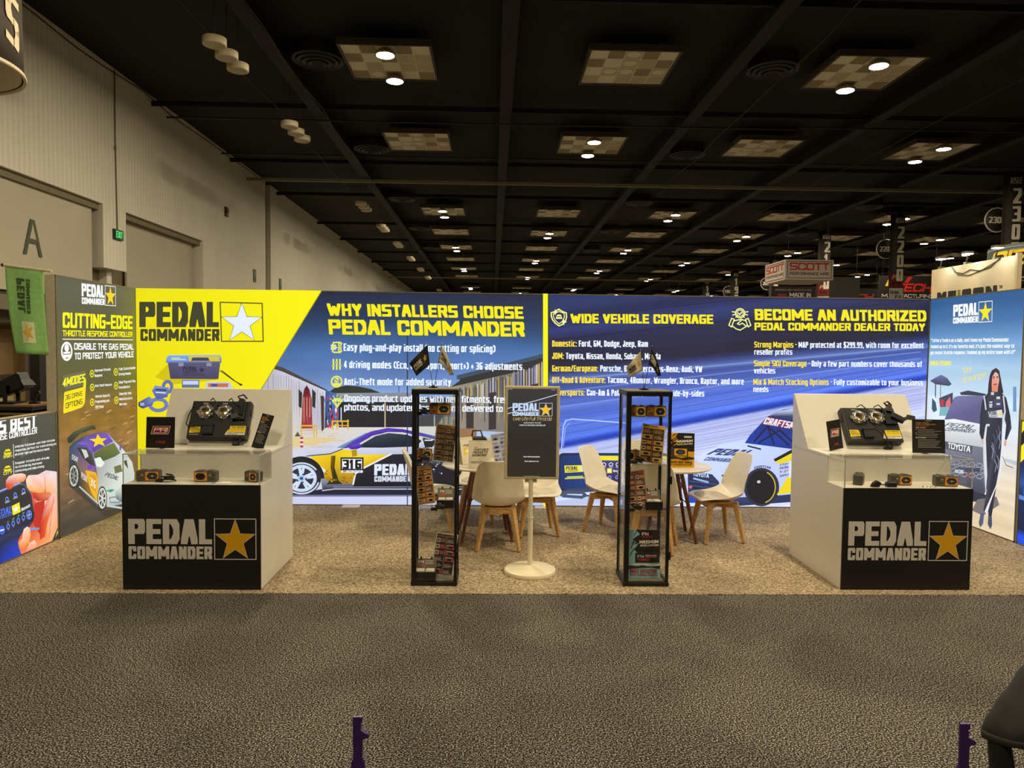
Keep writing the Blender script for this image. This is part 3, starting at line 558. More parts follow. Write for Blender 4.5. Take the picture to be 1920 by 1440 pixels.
A.ring(1080, 845, 26, 34, .035, (96, 112, 170)); A.ring(1020, 960, 52, 36, .04, (108, 122, 180)); A.poly([(980, 870), (1000, 835), (1090, 850), (1080, 910), (1010, 925)], [(92, 112, 176), (130, 150, 210), (110, 130, 190), (84, 100, 160), (80, 96, 150)]); A.line([(1006, 880), (1066, 884)], .012, (220, 226, 250)); A.line([(1008, 862), (1066, 866)], .02, (44, 56, 100)); A.poly([(892, 945), (960, 906), (990, 925), (986, 960), (920, 985), (894, 970)], [(50, 60, 100), (110, 124, 180), (120, 140, 200), (84, 96, 150), (60, 70, 120), (40, 50, 84)]); A.rect(904, 946, 930, 966, (160, 170, 210))
A.mp = T
A.line([(603, 547), (346, 966)], .01, (160, 150, 20))
A.line([(764, 548), (764, 952)], .012, (32, 48, 78))
# headings and bullet lines
A.text('WHY INSTALLERS CHOOSE', A.frame((615, 593), (982, 599), (613, 570)), YEL, st=.255, sb=.205, gap=.07); A.text('PEDAL COMMANDER', A.frame((617.5, 628), (984, 632.5), (615.5, 600)), YEL, st=.255, sb=.205, gap=.07)
A.text('Easy plug-and-play install (no cutting or splicing)', A.frame((644.5, 659), (929, 662), (644.5, 645)), WHT); A.text('4 driving modes (Eco, City, Sport, Sport+) + 36 adjustments', A.frame((645, 691), (979, 695), (645, 677.5)), WHT); A.text('Anti-Theft mode for added security', A.frame((645.5, 723), (846, 724), (645.5, 710)), WHT); A.text('Ongoing product updates with new fitments, fresh vehicle', A.frame((646, 754), (1006, 757), (646, 741)), WHT); A.text('photos, and updated descriptions delivered to your team', A.frame((645.5, 770.5), (1012, 774), (645.5, 758)), WHT)
IY = (232, 232, 90); A.mp = z12
A.line([(95, 500), (105, 480), (180, 478), (200, 490)], .016, IY); A.line([(95, 500), (95, 590), (110, 600), (185, 600), (200, 585)], .016, IY); A.line([(78, 512), (128, 512), (128, 562), (78, 562)], .014, (210, 225, 190), True); A.line([(96, 525), (112, 525), (112, 550), (96, 550)], .012, IY, True); A.line([(140, 540), (200, 540)], .012, IY); A.ring(180, 505, 16, 16, .012, IY, 14); A.ring(180, 572, 16, 16, .012, IY, 14)
for i, yy in enumerate((765, 725, 765)): x = 102+40*i; A.line([(x, 690), (x, 805)], .018, IY); A.oval(x, yy, 16, 18, IY, 16); A.oval(x, yy, 7, 8, (70, 100, 150), 12)
A.ring(141, 960, 62, 64, .016, IY); A.oval(141, 940, 26, 32, IY, 16); A.poly([(90, 990), (190, 990), (176, 1010), (106, 1010)], IY); A.line([(106, 985), (176, 985)], .016, IY); A.line([(128, 930), (152, 950)], .01, (60, 90, 150))
A.line([(92, 1195), (118, 1168), (180, 1168), (205, 1195), (148, 1270)], .014, IY, True); A.line([(92, 1195), (205, 1195)], .012, IY); A.line([(125, 1195), (148, 1265), (172, 1195)], .01, IY); A.line([(118, 1170), (132, 1193), (148, 1170), (165, 1193), (180, 1170)], .01, IY)
for a in (-1.1, -.55, 0, .55, 1.1): A.line([(148+75*sin(a), 1205-62*cos(a)), (148+95*sin(a), 1205-84*cos(a))], .009, IY)
A.mp = T
A.poly([(1018, 551), (1027, 551.3), (1027.5, 953), (1018.5, 953)], (255, 240, 10)); A.line([(1028.2, 551), (1028.6, 953)], .01, (30, 44, 60))
H = (246, 230, 20)
A.text('WIDE VEHICLE COVERAGE', A.frame((1070, 607), (1337, 608.5), (1069.5, 589.5)), H, st=.255, sb=.205); A.text('BECOME AN AUTHORIZED', A.frame((1415, 601.5), (1736, 604), (1414, 580.5)), H, st=.255, sb=.205); A.text('PEDAL COMMANDER DEALER TODAY', A.frame((1414, 620.5), (1733, 622), (1414, 606)), H, st=.255, sb=.205)
def pair(y0, y1, xa, xb, a, xc, xd, b, h=11.5):
    A.text(a, A.frame((xa, y0), (xb, y0), (xa, y0-h)), (250, 222, 60)); A.text(b, A.frame((xc, y0), (xd, y1), (xc, y0-h)), WHT)
pair(651, 651.5, 1035, 1081.5, 'Domestic:', 1085, 1214.5, 'Ford, GM, Dodge, Jeep, Ram'); pair(674, 675, 1035, 1057, 'JDM:', 1061, 1238, 'Toyota, Nissan, Honda, Subaru, Mazda'); pair(697.5, 699, 1035, 1121, 'German/European:', 1125, 1316, 'Porsche, BMW, Mercedes-Benz, Audi, VW'); pair(719, 722, 1035, 1135, 'Off-Road & Adventure:', 1139, 1394, 'Tacoma, 4Runner, Wrangler, Bronco, Raptor, and more'); pair(742.5, 744.5, 1035, 1096, 'Powersports:', 1100, 1320, 'Can-Am & Polaris ATVs, UTVs, and side-by-sides')
A.mp = z6
def pair6(y, xa, xb, a, xc, xd, b, c, xe):
    h = 40; A.text(a, A.frame((xa, y), (xb, y+2), (xa, y-h)), (250, 222, 60)); A.text('-', A.frame((xb+12, y-8), (xb+24, y-8), (xb+12, y-h)), WHT); A.text(b, A.frame((xc, y+2), (xd, y+6), (xc, y-h+2)), WHT); A.text(c, A.frame((xa, y+50), (xe, y+51), (xa, y+12)), WHT)
pair6(452, 50, 320, 'Strong Margins', 356, 1222, 'MAP protected at $299.99, with room for excellent', 'reseller profits', 313); pair6(582, 47, 412, 'Simple SKU Coverage', 446, 1210, 'Only a few part numbers cover thousands of', 'vehicles', 195); pair6(710, 43, 565, 'Mix & Match Stocking Options', 600, 1216, 'Fully customizable to your business', 'needs', 148)
A.mp = T; LY = (242, 244, 150)
A.line([(1047.5, 581), (1054, 585), (1061.5, 588), (1062, 596), (1060, 603), (1055, 609), (1048, 612), (1041, 607), (1036, 601), (1033.5, 594), (1033.5, 587.5), (1041, 585)], .014, LY, True); A.line([(1048, 585), (1057.5, 589), (1058, 596), (1054, 604), (1048, 608), (1041, 602), (1037.5, 595), (1037.5, 590)], .009, LY, True)
A.poly([(1042, 599), (1043, 594), (1045, 591), (1051, 591), (1053, 594), (1054, 599)], LY); A.line([(1044.5, 595), (1051.5, 595)], .01, (90, 90, 50))
for x, y in ((1041, 586.5), (1057, 605)): A.poly([(x, y-6), (x+1.6, y-1.6), (x+6, y), (x+1.6, y+1.6), (x, y+6), (x-1.6, y+1.6), (x-6, y), (x-1.6, y-1.6)], LY)
A.ring(1387, 588.5, 8.5, 8.5, .013, LY); A.ring(1387, 588.5, 5.8, 5.8, .009, LY); A.line([(1384, 588.5), (1386.3, 591), (1390.5, 586)], .013, LY)
for a in (-2.0, -1.3, 1.3, 2.0, -2.6, 2.6): A.line([(1387+11*sin(a), 588+11*cos(a)*-.6), (1387+15*sin(a), 588-15*cos(a)*.6)], .012, LY)
A.line([(1366, 611), (1371, 598), (1376, 600), (1371, 614)], .012, LY, True); A.line([(1407, 611), (1402, 598), (1397, 600), (1402, 614)], .012, LY, True); A.line([(1375, 603), (1383, 601), (1390, 600), (1398, 603)], .012, LY); A.line([(1372, 612), (1380, 618), (1387, 620), (1394, 616), (1401, 611)], .012, LY); A.line([(1390, 601), (1382, 608), (1386, 610), (1391, 607), (1399, 613)], .012, LY)
# race truck
A.mp = z5
A.poly([(1040, 1360), (2560, 1240), (2560, 1400), (1250, 1500), (1040, 1440)], [(90, 100, 150), (40, 50, 90), (30, 40, 76), (44, 54, 96), (70, 90, 160)])
A.poly([(1030, 1262), (1060, 1225), (1130, 1140), (1250, 1082), (1410, 1056), (1720, 1110), (2100, 1050), (2560, 990), (2560, 1330), (1640, 1420), (1230, 1440), (1215, 1300)], [(190, 205, 245), (206, 220, 252), (212, 224, 252), (206, 222, 250), (196, 216, 248), (190, 206, 250), (180, 196, 246), (170, 186, 240), (140, 156, 220), (190, 204, 250), (180, 196, 246), (200, 214, 252)])
A.poly([(1408, 1072), (1440, 1020), (1560, 895), (1660, 850), (1740, 842), (2100, 850), (2200, 1010), (1725, 1112)], [(22, 60, 170), (26, 70, 190), (40, 50, 110), (34, 36, 70), (40, 40, 80), (50, 56, 100), (40, 60, 130), (22, 50, 140)])
A.poly([(1560, 895), (1650, 856), (1740, 842), (2100, 846), (2080, 880), (1740, 920)], [(40, 46, 84), (190, 206, 240), (206, 220, 250), (200, 214, 250), (90, 110, 170), (50, 56, 96)])
for p in ([(1470, 1060), (1560, 960), (1700, 1085)], [(1560, 960), (1600, 1075)], [(1500, 1070), (1640, 985), (1720, 1060)]): A.line(p, .02, (26, 30, 60))
A.poly([(1562, 896), (1735, 938), (1800, 945), (1800, 985), (1730, 976), (1520, 946)], (146, 44, 74)); A.text('CRAFTSMAN', A.frame((1528, 944), (1790, 990), (1556, 902)), (236, 230, 240), st=.2, sb=.18, shear=-.1)
A.line([(1430, 1092), (1510, 1112)], .018, (36, 44, 84))
A.text('PEDAL', A.frame((1150, 1148), (1400, 1160), (1230, 1108)), (40, 60, 124), st=.24, sb=.2); A.text('COMMANDER', A.frame((1130, 1188), (1330, 1202), (1160, 1164)), (70, 90, 150), st=.2)
A.poly([(1028, 1275), (1060, 1262), (1190, 1280), (1235, 1330), (1246, 1420), (1230, 1440), (1030, 1430)], [(34, 44, 84), (44, 54, 96), (50, 60, 100), (44, 54, 92), (30, 40, 76), (26, 34, 66), (22, 30, 60)])
A.text('TOYOTA', A.frame((1062, 1290), (1168, 1304), (1062, 1266)), (206, 226, 255), st=.2, sb=.17)
for i in range(4):
    A.line([(1040, 1325+i*28), (1120, 1335+i*28), (1240, 1350+i*26)], .012, (64, 80, 130))
A.line([(1070, 1308), (1160, 1332)], .022, (150, 180, 230)); A.poly([(1250, 1285), (1310, 1275), (1420, 1262), (1400, 1278), (1300, 1300), (1262, 1300)], (34, 44, 70)); A.poly([(1030, 1430), (1090, 1400), (1250, 1430), (1260, 1470), (1040, 1470)], (30, 70, 190)); A.oval(1046, 1365, 12, 10, (220, 90, 110), 12)
A.oval(1518, 1365, 118, 128, (44, 46, 70)); A.oval(1518, 1365, 98, 112, (26, 24, 32)); A.ring(1518, 1365, 92, 106, .012, (206, 190, 60), 30, -.18, .2); A.oval(1500, 1330, 12, 10, (206, 206, 220), 12)
for k, c in enumerate('GOODYEAR'): x = 1470+k*14; y = 1246-10*sin(PI*(k+.5)/8); A.text(c, A.frame((x, y), (x+11, y), (x, y-16)), (34, 50, 110), st=.26)
A.poly([(1600, 1190), (1725, 1130), (1725, 1185), (1640, 1215)], (232, 214, 40)); A.poly([(1598, 1180), (1725, 1112), (1725, 1135), (1610, 1196)], (26, 26, 36)); A.poly([(1620, 1415), (1690, 1300), (1725, 1290), (1725, 1400)], (240, 214, 30)); A.poly([(1690, 1200), (1900, 1150), (2000, 1180), (1850, 1330), (1700, 1300)], (216, 226, 252))
for i, (s, y) in enumerate((('triton', 1225), ('RACING', 1248), ('A-JET', 1272), ('SUPPLY', 1300))): A.text(s, A.frame((1638, y), (1700, y-10), (1640, y-16)), [(60, 50, 130), (40, 60, 150), (140, 40, 60), (60, 60, 80)][i])
A.rect(1355, 1380, 1392, 1404, (30, 30, 60)); A.rect(1360, 1386, 1388, 1396, (216, 200, 60)); A.rect(1358, 1406, 1390, 1420, (180, 60, 90))
# product on the track, its cable and its packaging
A.mp = z5
A.line([(186, 1120), (200, 960), (216, 922), (260, 912), (640, 940)], .014, (176, 196, 250)); A.line([(200, 1090), (212, 970), (240, 940)], .008, (150, 176, 246))
def rr(x0, y0, x1, y1, r, col, n=5):
    P = []
    for cx, cy, a in ((x1-r, y0+r, -PI/2), (x1-r, y1-r, 0), (x0+r, y1-r, PI/2), (x0+r, y0+r, PI)): P += [(cx+r*cos(a+PI/2*i/n), cy+r*sin(a+PI/2*i/n)) for i in range(n+1)]
    A.poly(P, col)
rr(166, 1138, 900, 1392, 34, (30, 40, 66)); rr(178, 1150, 890, 1380, 30, [(36, 92, 170)]*12+[(26, 50, 110)]*12)
A.poly([(206, 1222), (350, 1218), (348, 1262), (210, 1270)], (240, 230, 60)); A.text('PEDAL', A.frame((216, 1252), (296, 1250), (216, 1228)), (50, 60, 70), st=.24); A.text('COMMANDER', A.frame((216, 1264), (296, 1262), (216, 1255)), (50, 60, 70)); A.star(A.frame((302, 1264), (344, 1262), (302, 1222)), .5, .5, .45, (200, 226, 255))
A.line([(228, 1298), (326, 1294)], .014, (214, 214, 70)); A.line([(214, 1308), (344, 1303)], .014, (214, 214, 70))
A.poly([(372, 1156), (890, 1160), (890, 1192), (400, 1186), (392, 1370), (372, 1372)], (240, 226, 30)); A.poly([(406, 1196), (890, 1196), (880, 1372), (406, 1368)], [(70, 60, 110), (60, 52, 100), (50, 44, 90), (58, 50, 96)])
for i in range(5): A.ring(470+i*46, 1214, 12, 11, .008, (220, 224, 250), 14); A.text('Eco', A.frame((458+i*46, 1236), (482+i*46, 1236), (458+i*46, 1228)), (220, 224, 250)); A.ring(460+i*48, 1300, 9, 9, .008, (150, 170, 240), 12)
A.rect(490, 1240, 522, 1272, (236, 230, 60)); A.star(A.frame((490, 1272), (522, 1272), (490, 1240)), .5, .5, .42, (240, 246, 255)); A.text('Bluetooth', A.frame((530, 1264), (600, 1264), (530, 1250)), (224, 228, 250))
A.line([(190, 1405), (240, 1392), (420, 1380)], .05, (60, 72, 96)); A.line([(185, 1415), (230, 1400), (330, 1402), (345, 1420), (320, 1432), (200, 1424)], .036, (70, 84, 112)); A.line([(340, 1420), (520, 1440), (900, 1440)], .02, (60, 72, 110))
rr(900, 1270, 1230, 1420, 30, (30, 36, 70)) if False else None
lightbox('backlit_wall', 'long low backlit back wall printed with race cars and yellow headings', (BX, BY, 0), 0, BW, BH, A, [T(660, 953)[0], T(1018, 953)[0], T(1336, 955)[0]])

# ---- left wing, facing the aisle side
WD = 1.52
LW = (BX, BY-WD, 0); T = tracer(LW, PI/2); A = Art(T, (WD, BH)); z2 = lambda x, y: T(x/3.42857, 480+y/3.42857); z7 = lambda x, y: T(x/4.646, 760+y/4.646); z9 = lambda x, y: T(100+x/10.288, 660+y/10.288)
def dirt(x, z):
    c = ramp([(0, (62, 60, 54)), (.16, (78, 68, 58)), (.42, (116, 86, 60)), (.75, (142, 104, 66)), (1.1, (140, 100, 40)), (1.28, (124, 98, 44)), (1.4, (88, 86, 50)), (1.9, (86, 86, 58)), (2.47, (80, 82, 70))], z)
    n = .75*vnoise(x*7, z*22)+.25*vnoise(x*30, z*60) if z < 1.3 else .5
    g = max(0, (x-.9)/.62)*max(0, 1-abs(z-1.9)/.9); return tuple(v*(.84+.34*n)+d*g for v, d in zip(c, (46, 44, -10)))
A.grid(0, 0, WD, BH, 30, 70, dirt)
for i in range(60): x = .08+1.3*hsh(i, 1); z = .2+1.0*hsh(i, 2); A.mp = lambda x, z: (x, z); A.poly([(x, z), (x+.05+.1*hsh(i), z+.012), (x+.09, z+.022), (x+.01, z+.012)], (186, 150, 96) if i % 3 else (96, 70, 48))
A.mp = z2; W_ = (248, 248, 245); Y_ = (255, 246, 10)
A.logo(A.frame((525, 312), (743, 324), (523, 178)), W_, (240, 210, 20), lw=.035)
A.text('CUTTING-EDGE', A.frame((402, 466), (852, 474), (402, 366)), Y_, st=.23, sb=.18); A.text('THROTTLE RESPONSE CONTROLLER', A.frame((402, 520), (850, 524), (402, 481)), Y_, st=.2, sb=.17); A.line([(402, 539), (853, 543)], .008, W_)
A.ring(428, 617, 32, 54, .022, W_); A.oval(428, 596, 15, 24, W_, 14); A.poly([(405, 640), (452, 636), (448, 655), (410, 660)], W_); A.line([(410, 628), (446, 625)], .02, W_)
A.text('DISABLE THE GAS PEDAL', A.frame((476, 607), (858, 607), (476, 563)), W_, st=.22, sb=.18); A.text('TO PROTECT YOUR VEHICLE', A.frame((478, 670), (858, 654), (478, 627)), W_, st=.22, sb=.18)
A.mp = z9
A.poly([(180, 490), (200, 465), (605, 372), (612, 430), (570, 660), (230, 745), (180, 640)], (104, 104, 84)); A.text('4MODES', A.frame((170, 690), (600, 590), (190, 520)), Y_, st=.2, sb=.17)
A.poly([(205, 800), (230, 780), (570, 690), (590, 560), (625, 520), (628, 600), (605, 980), (580, 1040), (540, 1085), (205, 1200), (188, 1180)], (246, 222, 20)); A.text('36 DRIVE', A.frame((226, 940), (560, 850), (226, 850)), (52, 50, 26), st=.16, sb=.13); A.text('OPTIONS', A.frame((234, 1105), (558, 1012), (232, 1000)), (52, 50, 26), st=.16, sb=.13)
for x, y, ls in ((795, 395, ('Improved Throttle', 'Response')), (800, 690, ('Anti-Theft Feature',)), (805, 895, ('Vehicle Specific', 'Programming and', 'OEM Plugs')), (1258, 365, ('Fully Customizable', 'Driving Modes')), (1260, 620, ('Easy Plug-and-Play', 'Installation')), (1268, 845, ('Does Not Void', "Manufacturer's", 'Warranty'))):
    for i, s in enumerate(ls): wd_ = len(s)*18; A.text(s, A.frame((x, y+i*100), (x+wd_, y+i*100-wd_*.09), (x, y+i*100-48)), W_, st=.2, sb=.16)
for x, y in ((740, 430), (745, 695), (745, 980), (1200, 395), (1205, 660), (1212, 940)): A.ring(x, y, 36, 62, .012, (226, 220, 40), 16); A.oval(x, y, 16, 28, (226, 220, 40), 10)
# sports car seen from above its nose
A.mp = z7
A.poly([(590, 700), (700, 690), (900, 920), (1100, 900), (1230, 850), (1230, 1000), (900, 960), (640, 740)], (64, 54, 46))
A.poly([(585, 290), (640, 235), (740, 195), (820, 178), (832, 215), (800, 215), (700, 250), (650, 300), (620, 330), (590, 335)], [(30, 40, 34), (60, 84, 60), (70, 90, 66), (40, 56, 44), (20, 26, 22), (30, 36, 30), (44, 52, 44), (36, 40, 40), (26, 30, 30), (30, 36, 34)])
A.poly([(600, 370), (640, 320), (720, 280), (840, 245), (940, 250), (990, 310), (1080, 400), (1150, 500), (1170, 600), (1160, 800), (1080, 860), (950, 890), (900, 850), (850, 860), (690, 720), (640, 720), (600, 600)], [(44, 64, 86), (70, 90, 110), (60, 70, 96), (90, 60, 160), (110, 80, 190), (180, 190, 210), (230, 236, 232), (226, 234, 228), (216, 226, 220), (196, 210, 206), (150, 170, 170), (170, 186, 186), (200, 206, 200), (60, 60, 60), (40, 44, 48), (36, 40, 46), (36, 50, 62)])
A.poly([(660, 340), (760, 290), (850, 246), (930, 252), (985, 320), (890, 370), (810, 420), (790, 380), (720, 350)], [(110, 70, 190), (96, 60, 180), (90, 56, 176), (110, 76, 196), (96, 60, 180), (90, 50, 170), (80, 50, 160), (90, 56, 170), (120, 90, 190)])
A.poly([(600, 400), (660, 345), (740, 350), (800, 400), (830, 530), (850, 600), (850, 850), (690, 710), (680, 560), (620, 520)], [(44, 70, 96), (60, 90, 120), (90, 60, 160), (100, 70, 170), (90, 60, 150), (210, 160, 30), (190, 130, 20), (40, 44, 50), (34, 40, 46), (40, 60, 80)])
A.poly([(668, 375), (750, 375), (790, 420), (825, 535), (780, 520), (720, 460)], [(30, 38, 40), (40, 50, 50), (60, 70, 60), (40, 46, 44), (24, 28, 30), (28, 34, 36)])
A.poly([(705, 385), (750, 395), (770, 450), (740, 470)], (200, 206, 200))
A.poly([(812, 425), (890, 370), (990, 330), (1045, 420), (1000, 450), (900, 490), (850, 520), (825, 480)], [(84, 96, 54), (96, 104, 60), (110, 116, 66), (80, 110, 66), (60, 84, 50), (60, 80, 50), (46, 60, 40), (60, 74, 44)])
A.poly([(820, 470), (870, 455), (910, 510), (880, 545), (840, 540)], (226, 234, 226)); A.poly([(740, 570), (830, 590), (850, 650), (850, 860), (790, 760)], (232, 176, 30)); A.poly([(780, 600), (835, 620), (835, 760), (790, 720)], (214, 150, 20))
A.text('PEDAL', A.frame((705, 640), (760, 680), (705, 585)), (206, 206, 196), st=.24); A.text('316', A.frame((785, 700), (830, 735), (785, 630)), (236, 230, 200), st=.24); A.text('SSR', A.frame((618, 470), (670, 500), (622, 430)), (206, 214, 216), st=.2, shear=.2)
A.star(A.frame((780, 365), (930, 365), (780, 252)), .5, .45, .55, (252, 214, 30), .42, .1)
A.poly([(990, 540), (1050, 520), (1065, 580), (1000, 600)], (100, 106, 70)); A.poly([(1075, 490), (1100, 480), (1115, 560), (1085, 520)], (56, 60, 50)); A.text('PEDAL', A.frame((905, 620), (1020, 660), (930, 590)), (50, 56, 56), st=.22)
A.poly([(1000, 760), (1080, 700), (1170, 700), (1165, 800), (1060, 850), (1010, 820)], [(180, 196, 194), (190, 206, 204), (206, 216, 214), (90, 100, 104), (70, 80, 86), (90, 104, 110)]); A.poly([(920, 750), (965, 735), (1000, 740), (960, 765)], (40, 150, 130)); A.line([(950, 810), (1030, 800), (1040, 850), (960, 850)], .014, (120, 140, 150), True); A.line([(930, 880), (1060, 900), (1150, 860)], .02, (190, 206, 206))
A.poly([(760, 530), (800, 520), (800, 560), (765, 565)], (110, 50, 190)); A.poly([(1040, 350), (1055, 345), (1052, 395), (1038, 400)], (110, 60, 180))
for x, y, rx, ry in ((640, 620, 44, 105), (888, 815, 42, 105)):
    A.oval(x, y, rx, ry, (30, 32, 32)); A.ring(x, y, rx*.74, ry*.78, .02, (206, 210, 206))
    for k in range(7): a = 2*PI*k/7; A.line([(x, y), (x+rx*.7*cos(a), y+ry*.74*sin(a))], .018, (206, 212, 206) if x > 800 else (120, 130, 124))
A.line([(690, 715), (850, 860)], .016, (190, 200, 206)); A.line([(700, 735), (850, 880)], .01, (90, 96, 100))
lightbox('backlit_side_panel', 'tall olive backlit panel headed CUTTING-EDGE with a race car on dirt', LW, PI/2, WD, BH, A)
# ---- low box in front of it
LH = 1.2; LL = (BX, EDGE, 0); wl_ = BY-WD-EDGE-.02
T = tracer(LL, PI/2); A = Art(T, (wl_, LH)); z7 = lambda x, y: T(x/4.646, 760+y/4.646)
A.grid(0, 0, wl_, LH, 12, 16, lambda x, z: ramp([(0, (20, 40, 90)), (.25, (40, 50, 80)), (.6, (62, 62, 60)), (1.2, (74, 74, 66))], z))
A.mp = z7
A.poly([(190, 300), (240, 280), (260, 420), (180, 470)], (86, 86, 82))
A.text("WORLD'S BEST", A.frame((-420, 330), (318, 196), (-420, 190)), W_, st=.24, sb=.19); A.text('THROTTLE RESPONSE CONTROLLER', A.frame((-420, 395), (322, 250), (-420, 330)), W_, st=.19, sb=.16)
for y0, ls, cap in ((378, ('Unlocks full power with fast throttle', 'response, perfect for track driving and', 'all other high-performance needs'), 'SPORT+'), (522, ('Snappier throttle with virtually', 'no throttle lag. Improved', 'commuting and daily driving'), 'CITY')):
    for i, s in enumerate(ls): wd_ = len(s)*9.4; A.text(s, A.frame((130, y0+i*34), (130+wd_, y0+i*34-wd_*.175), (130, y0-20+i*34)), W_, st=.2)
    A.line([(116, y0-30), (120, y0+84)], .006, W_); A.text(cap, A.frame((30, y0+92), (108, y0+78), (30, y0+66)), (250, 236, 30), st=.24)
    A.poly([(34, y0+40), (50, y0+14), (80, y0+8), (100, y0+30), (98, y0+52), (36, y0+62)], (236, 220, 30)); A.line([(44, y0+38), (96, y0+30)], .01, (80, 80, 50))
SK = [(240, 200, 200), (250, 220, 200), (230, 120, 70), (214, 60, 40), (250, 160, 90)]
A.poly([(225, 660), (250, 615), (330, 610), (400, 572), (470, 580), (520, 590), (530, 900), (540, 980), (440, 1220), (200, 1340), (165, 1250), (160, 1180), (210, 1090), (260, 1060), (300, 1000), (280, 900), (260, 780), (235, 730)],
       [SK[1], SK[0], SK[0], (230, 210, 220), (240, 220, 226), (226, 190, 190), (240, 170, 120), SK[4], (250, 170, 110), (240, 150, 130), (226, 90, 50), (236, 110, 50), SK[2], SK[3], SK[3], (170, 30, 24), (196, 44, 30), SK[4]])
A.poly([(280, 770), (400, 740), (470, 790), (440, 830), (330, 840), (290, 810)], [(206, 50, 36), (214, 80, 40), (240, 150, 100), (200, 50, 34), (176, 30, 26), (180, 40, 30)]); A.poly([(300, 860), (390, 830), (360, 1150), (290, 1040)], (190, 40, 28)); A.line([(390, 640), (396, 760)], .01, (206, 110, 80)); A.line([(470, 800), (440, 1000), (430, 1150)], .012, (236, 130, 70)); A.poly([(205, 1100), (250, 1070), (262, 1130), (225, 1200), (190, 1180)], (250, 210, 190)); A.poly([(250, 1210), (300, 1180), (310, 1250), (270, 1290)], (250, 200, 170)); A.poly([(440, 800), (470, 780), (466, 840), (440, 850)], (240, 170, 170))
A.poly([(0, 1440), (0, 1210), (150, 1130), (160, 1250), (200, 1330), (60, 1400)], [(10, 50, 190), (20, 34, 60), (40, 46, 60), (16, 60, 190), (10, 70, 220), (6, 60, 210)])
A.poly([(-300, 900), (-280, 860), (170, 672), (215, 690), (270, 780), (300, 960), (290, 1010), (100, 1110), (-300, 1270)], [(30, 32, 48), (60, 70, 110), (110, 120, 170), (70, 74, 96), (40, 40, 52), (30, 32, 44), (28, 30, 42), (36, 40, 70), (22, 26, 44)])
A.poly([(-280, 900), (165, 700), (205, 705), (260, 790), (285, 950), (270, 990), (-280, 1230)], (40, 40, 46)); A.line([(-280, 876), (170, 682)], .012, (150, 170, 240))
A.poly([(100, 885), (168, 850), (180, 935), (112, 965)], (246, 226, 20)); A.star(A.frame((104, 962), (178, 932), (100, 885)), .5, .5, .42, (246, 248, 250)); A.text('PEDAL', A.frame((-60, 1000), (105, 940), (-60, 935)), (70, 110, 220), st=.24); A.text('COMMANDER', A.frame((-60, 1025), (105, 962), (-60, 1004)), (70, 110, 220)); A.text('Bluetooth', A.frame((186, 930), (262, 890), (184, 902)), (230, 230, 240))
for i in range(4): A.ring(60+i*72 if i else 60, 825-i*37, 11, 18, .008, (110, 150, 250), 14); A.text(('Eco', 'City', 'Sport', 'Sport+')[i], A.frame((46+i*70, 862-i*37), (84+i*70, 846-i*37), (46+i*70, 848-i*37)), (226, 226, 240))
for i in range(4): A.ring(70+i*44, 1062-i*26, 11, 20, .01, (90, 130, 250), 14); A.text('+' + str(i+1), A.frame((60+i*44, 1034-i*26), (78+i*44, 1026-i*26), (60+i*44, 1018-i*26)), (120, 226, 150)); A.rect(68+i*44, 1085-i*26, 76+i*44, 1094-i*26, (230, 80, 80))
A.ring(252, 960, 20, 34, .012, (90, 130, 250)); A.line([(240, 964), (264, 956)], .01, (150, 180, 255)); A.line([(252, 940), (252, 980)], .01, (150, 180, 255)); A.oval(16, 1095, 26, 40, (50, 90, 220)); A.line([(4, 1098), (30, 1090)], .012, (240, 240, 255))
A.poly([(430, 1225), (540, 1050), (545, 1090), (480, 1210)], (44, 48, 40)); A.poly([(480, 1212), (552, 1100), (555, 1180)], (226, 226, 10)); A.poly([(500, 1100), (545, 990), (545, 1040), (480, 1160)], (230, 226, 20))
A.poly([(47, 700), (52, 660), (75, 628), (120, 606), (190, 598), (222, 610), (226, 640), (205, 668), (130, 690), (95, 735), (70, 742), (52, 725)], [SK[3], SK[4], SK[0], SK[0], SK[1], SK[0], SK[4], SK[4], SK[2], SK[3], SK[3], SK[3]])
A.poly([(225, 655), (240, 622), (270, 612), (330, 618), (380, 640), (392, 700), (385, 765), (330, 770), (270, 752), (236, 715)], [SK[1], (246, 226, 226), SK[0], (244, 214, 214), SK[1], (246, 190, 150), SK[4], (250, 170, 60), (250, 176, 60), (250, 190, 110)])
A.poly([(390, 640), (440, 588), (520, 590), (522, 760), (470, 770), (430, 762), (398, 765)], [(246, 206, 190), (240, 220, 226), (230, 210, 220), (240, 200, 190), (244, 170, 120), (246, 180, 110), (246, 170, 90)])
A.poly([(440, 790), (462, 776), (478, 800), (470, 850), (440, 940), (410, 1040), (390, 1150), (345, 1180), (350, 1040), (385, 880)], [(246, 170, 150), (250, 200, 190), (246, 160, 140), (236, 110, 60), (240, 120, 50), (236, 100, 40), (226, 80, 40), (206, 50, 26), (196, 40, 24), (226, 90, 50)])
A.poly([(205, 1085), (235, 1062), (262, 1080), (266, 1140), (250, 1200), (205, 1260), (165, 1255), (155, 1200), (190, 1170)], [(250, 220, 206), (250, 226, 214), (244, 190, 160), (246, 160, 90), (250, 160, 70), (240, 130, 60), (236, 130, 60), (240, 140, 80), (250, 190, 160)])
A.poly([(262, 1200), (300, 1180), (318, 1215), (310, 1275), (262, 1310), (225, 1300), (235, 1250)], [(250, 200, 170), (250, 216, 196), (246, 180, 140), (240, 130, 70), (236, 120, 60), (236, 120, 70), (246, 170, 120)])
A.poly([(255, 1070), (340, 1072), (338, 1090), (262, 1094)], (120, 150, 210))
lightbox('low_backlit_panel', "low backlit panel with WORLD'S BEST heading and a hand holding a black controller", LL, PI/2, wl_, LH, A)
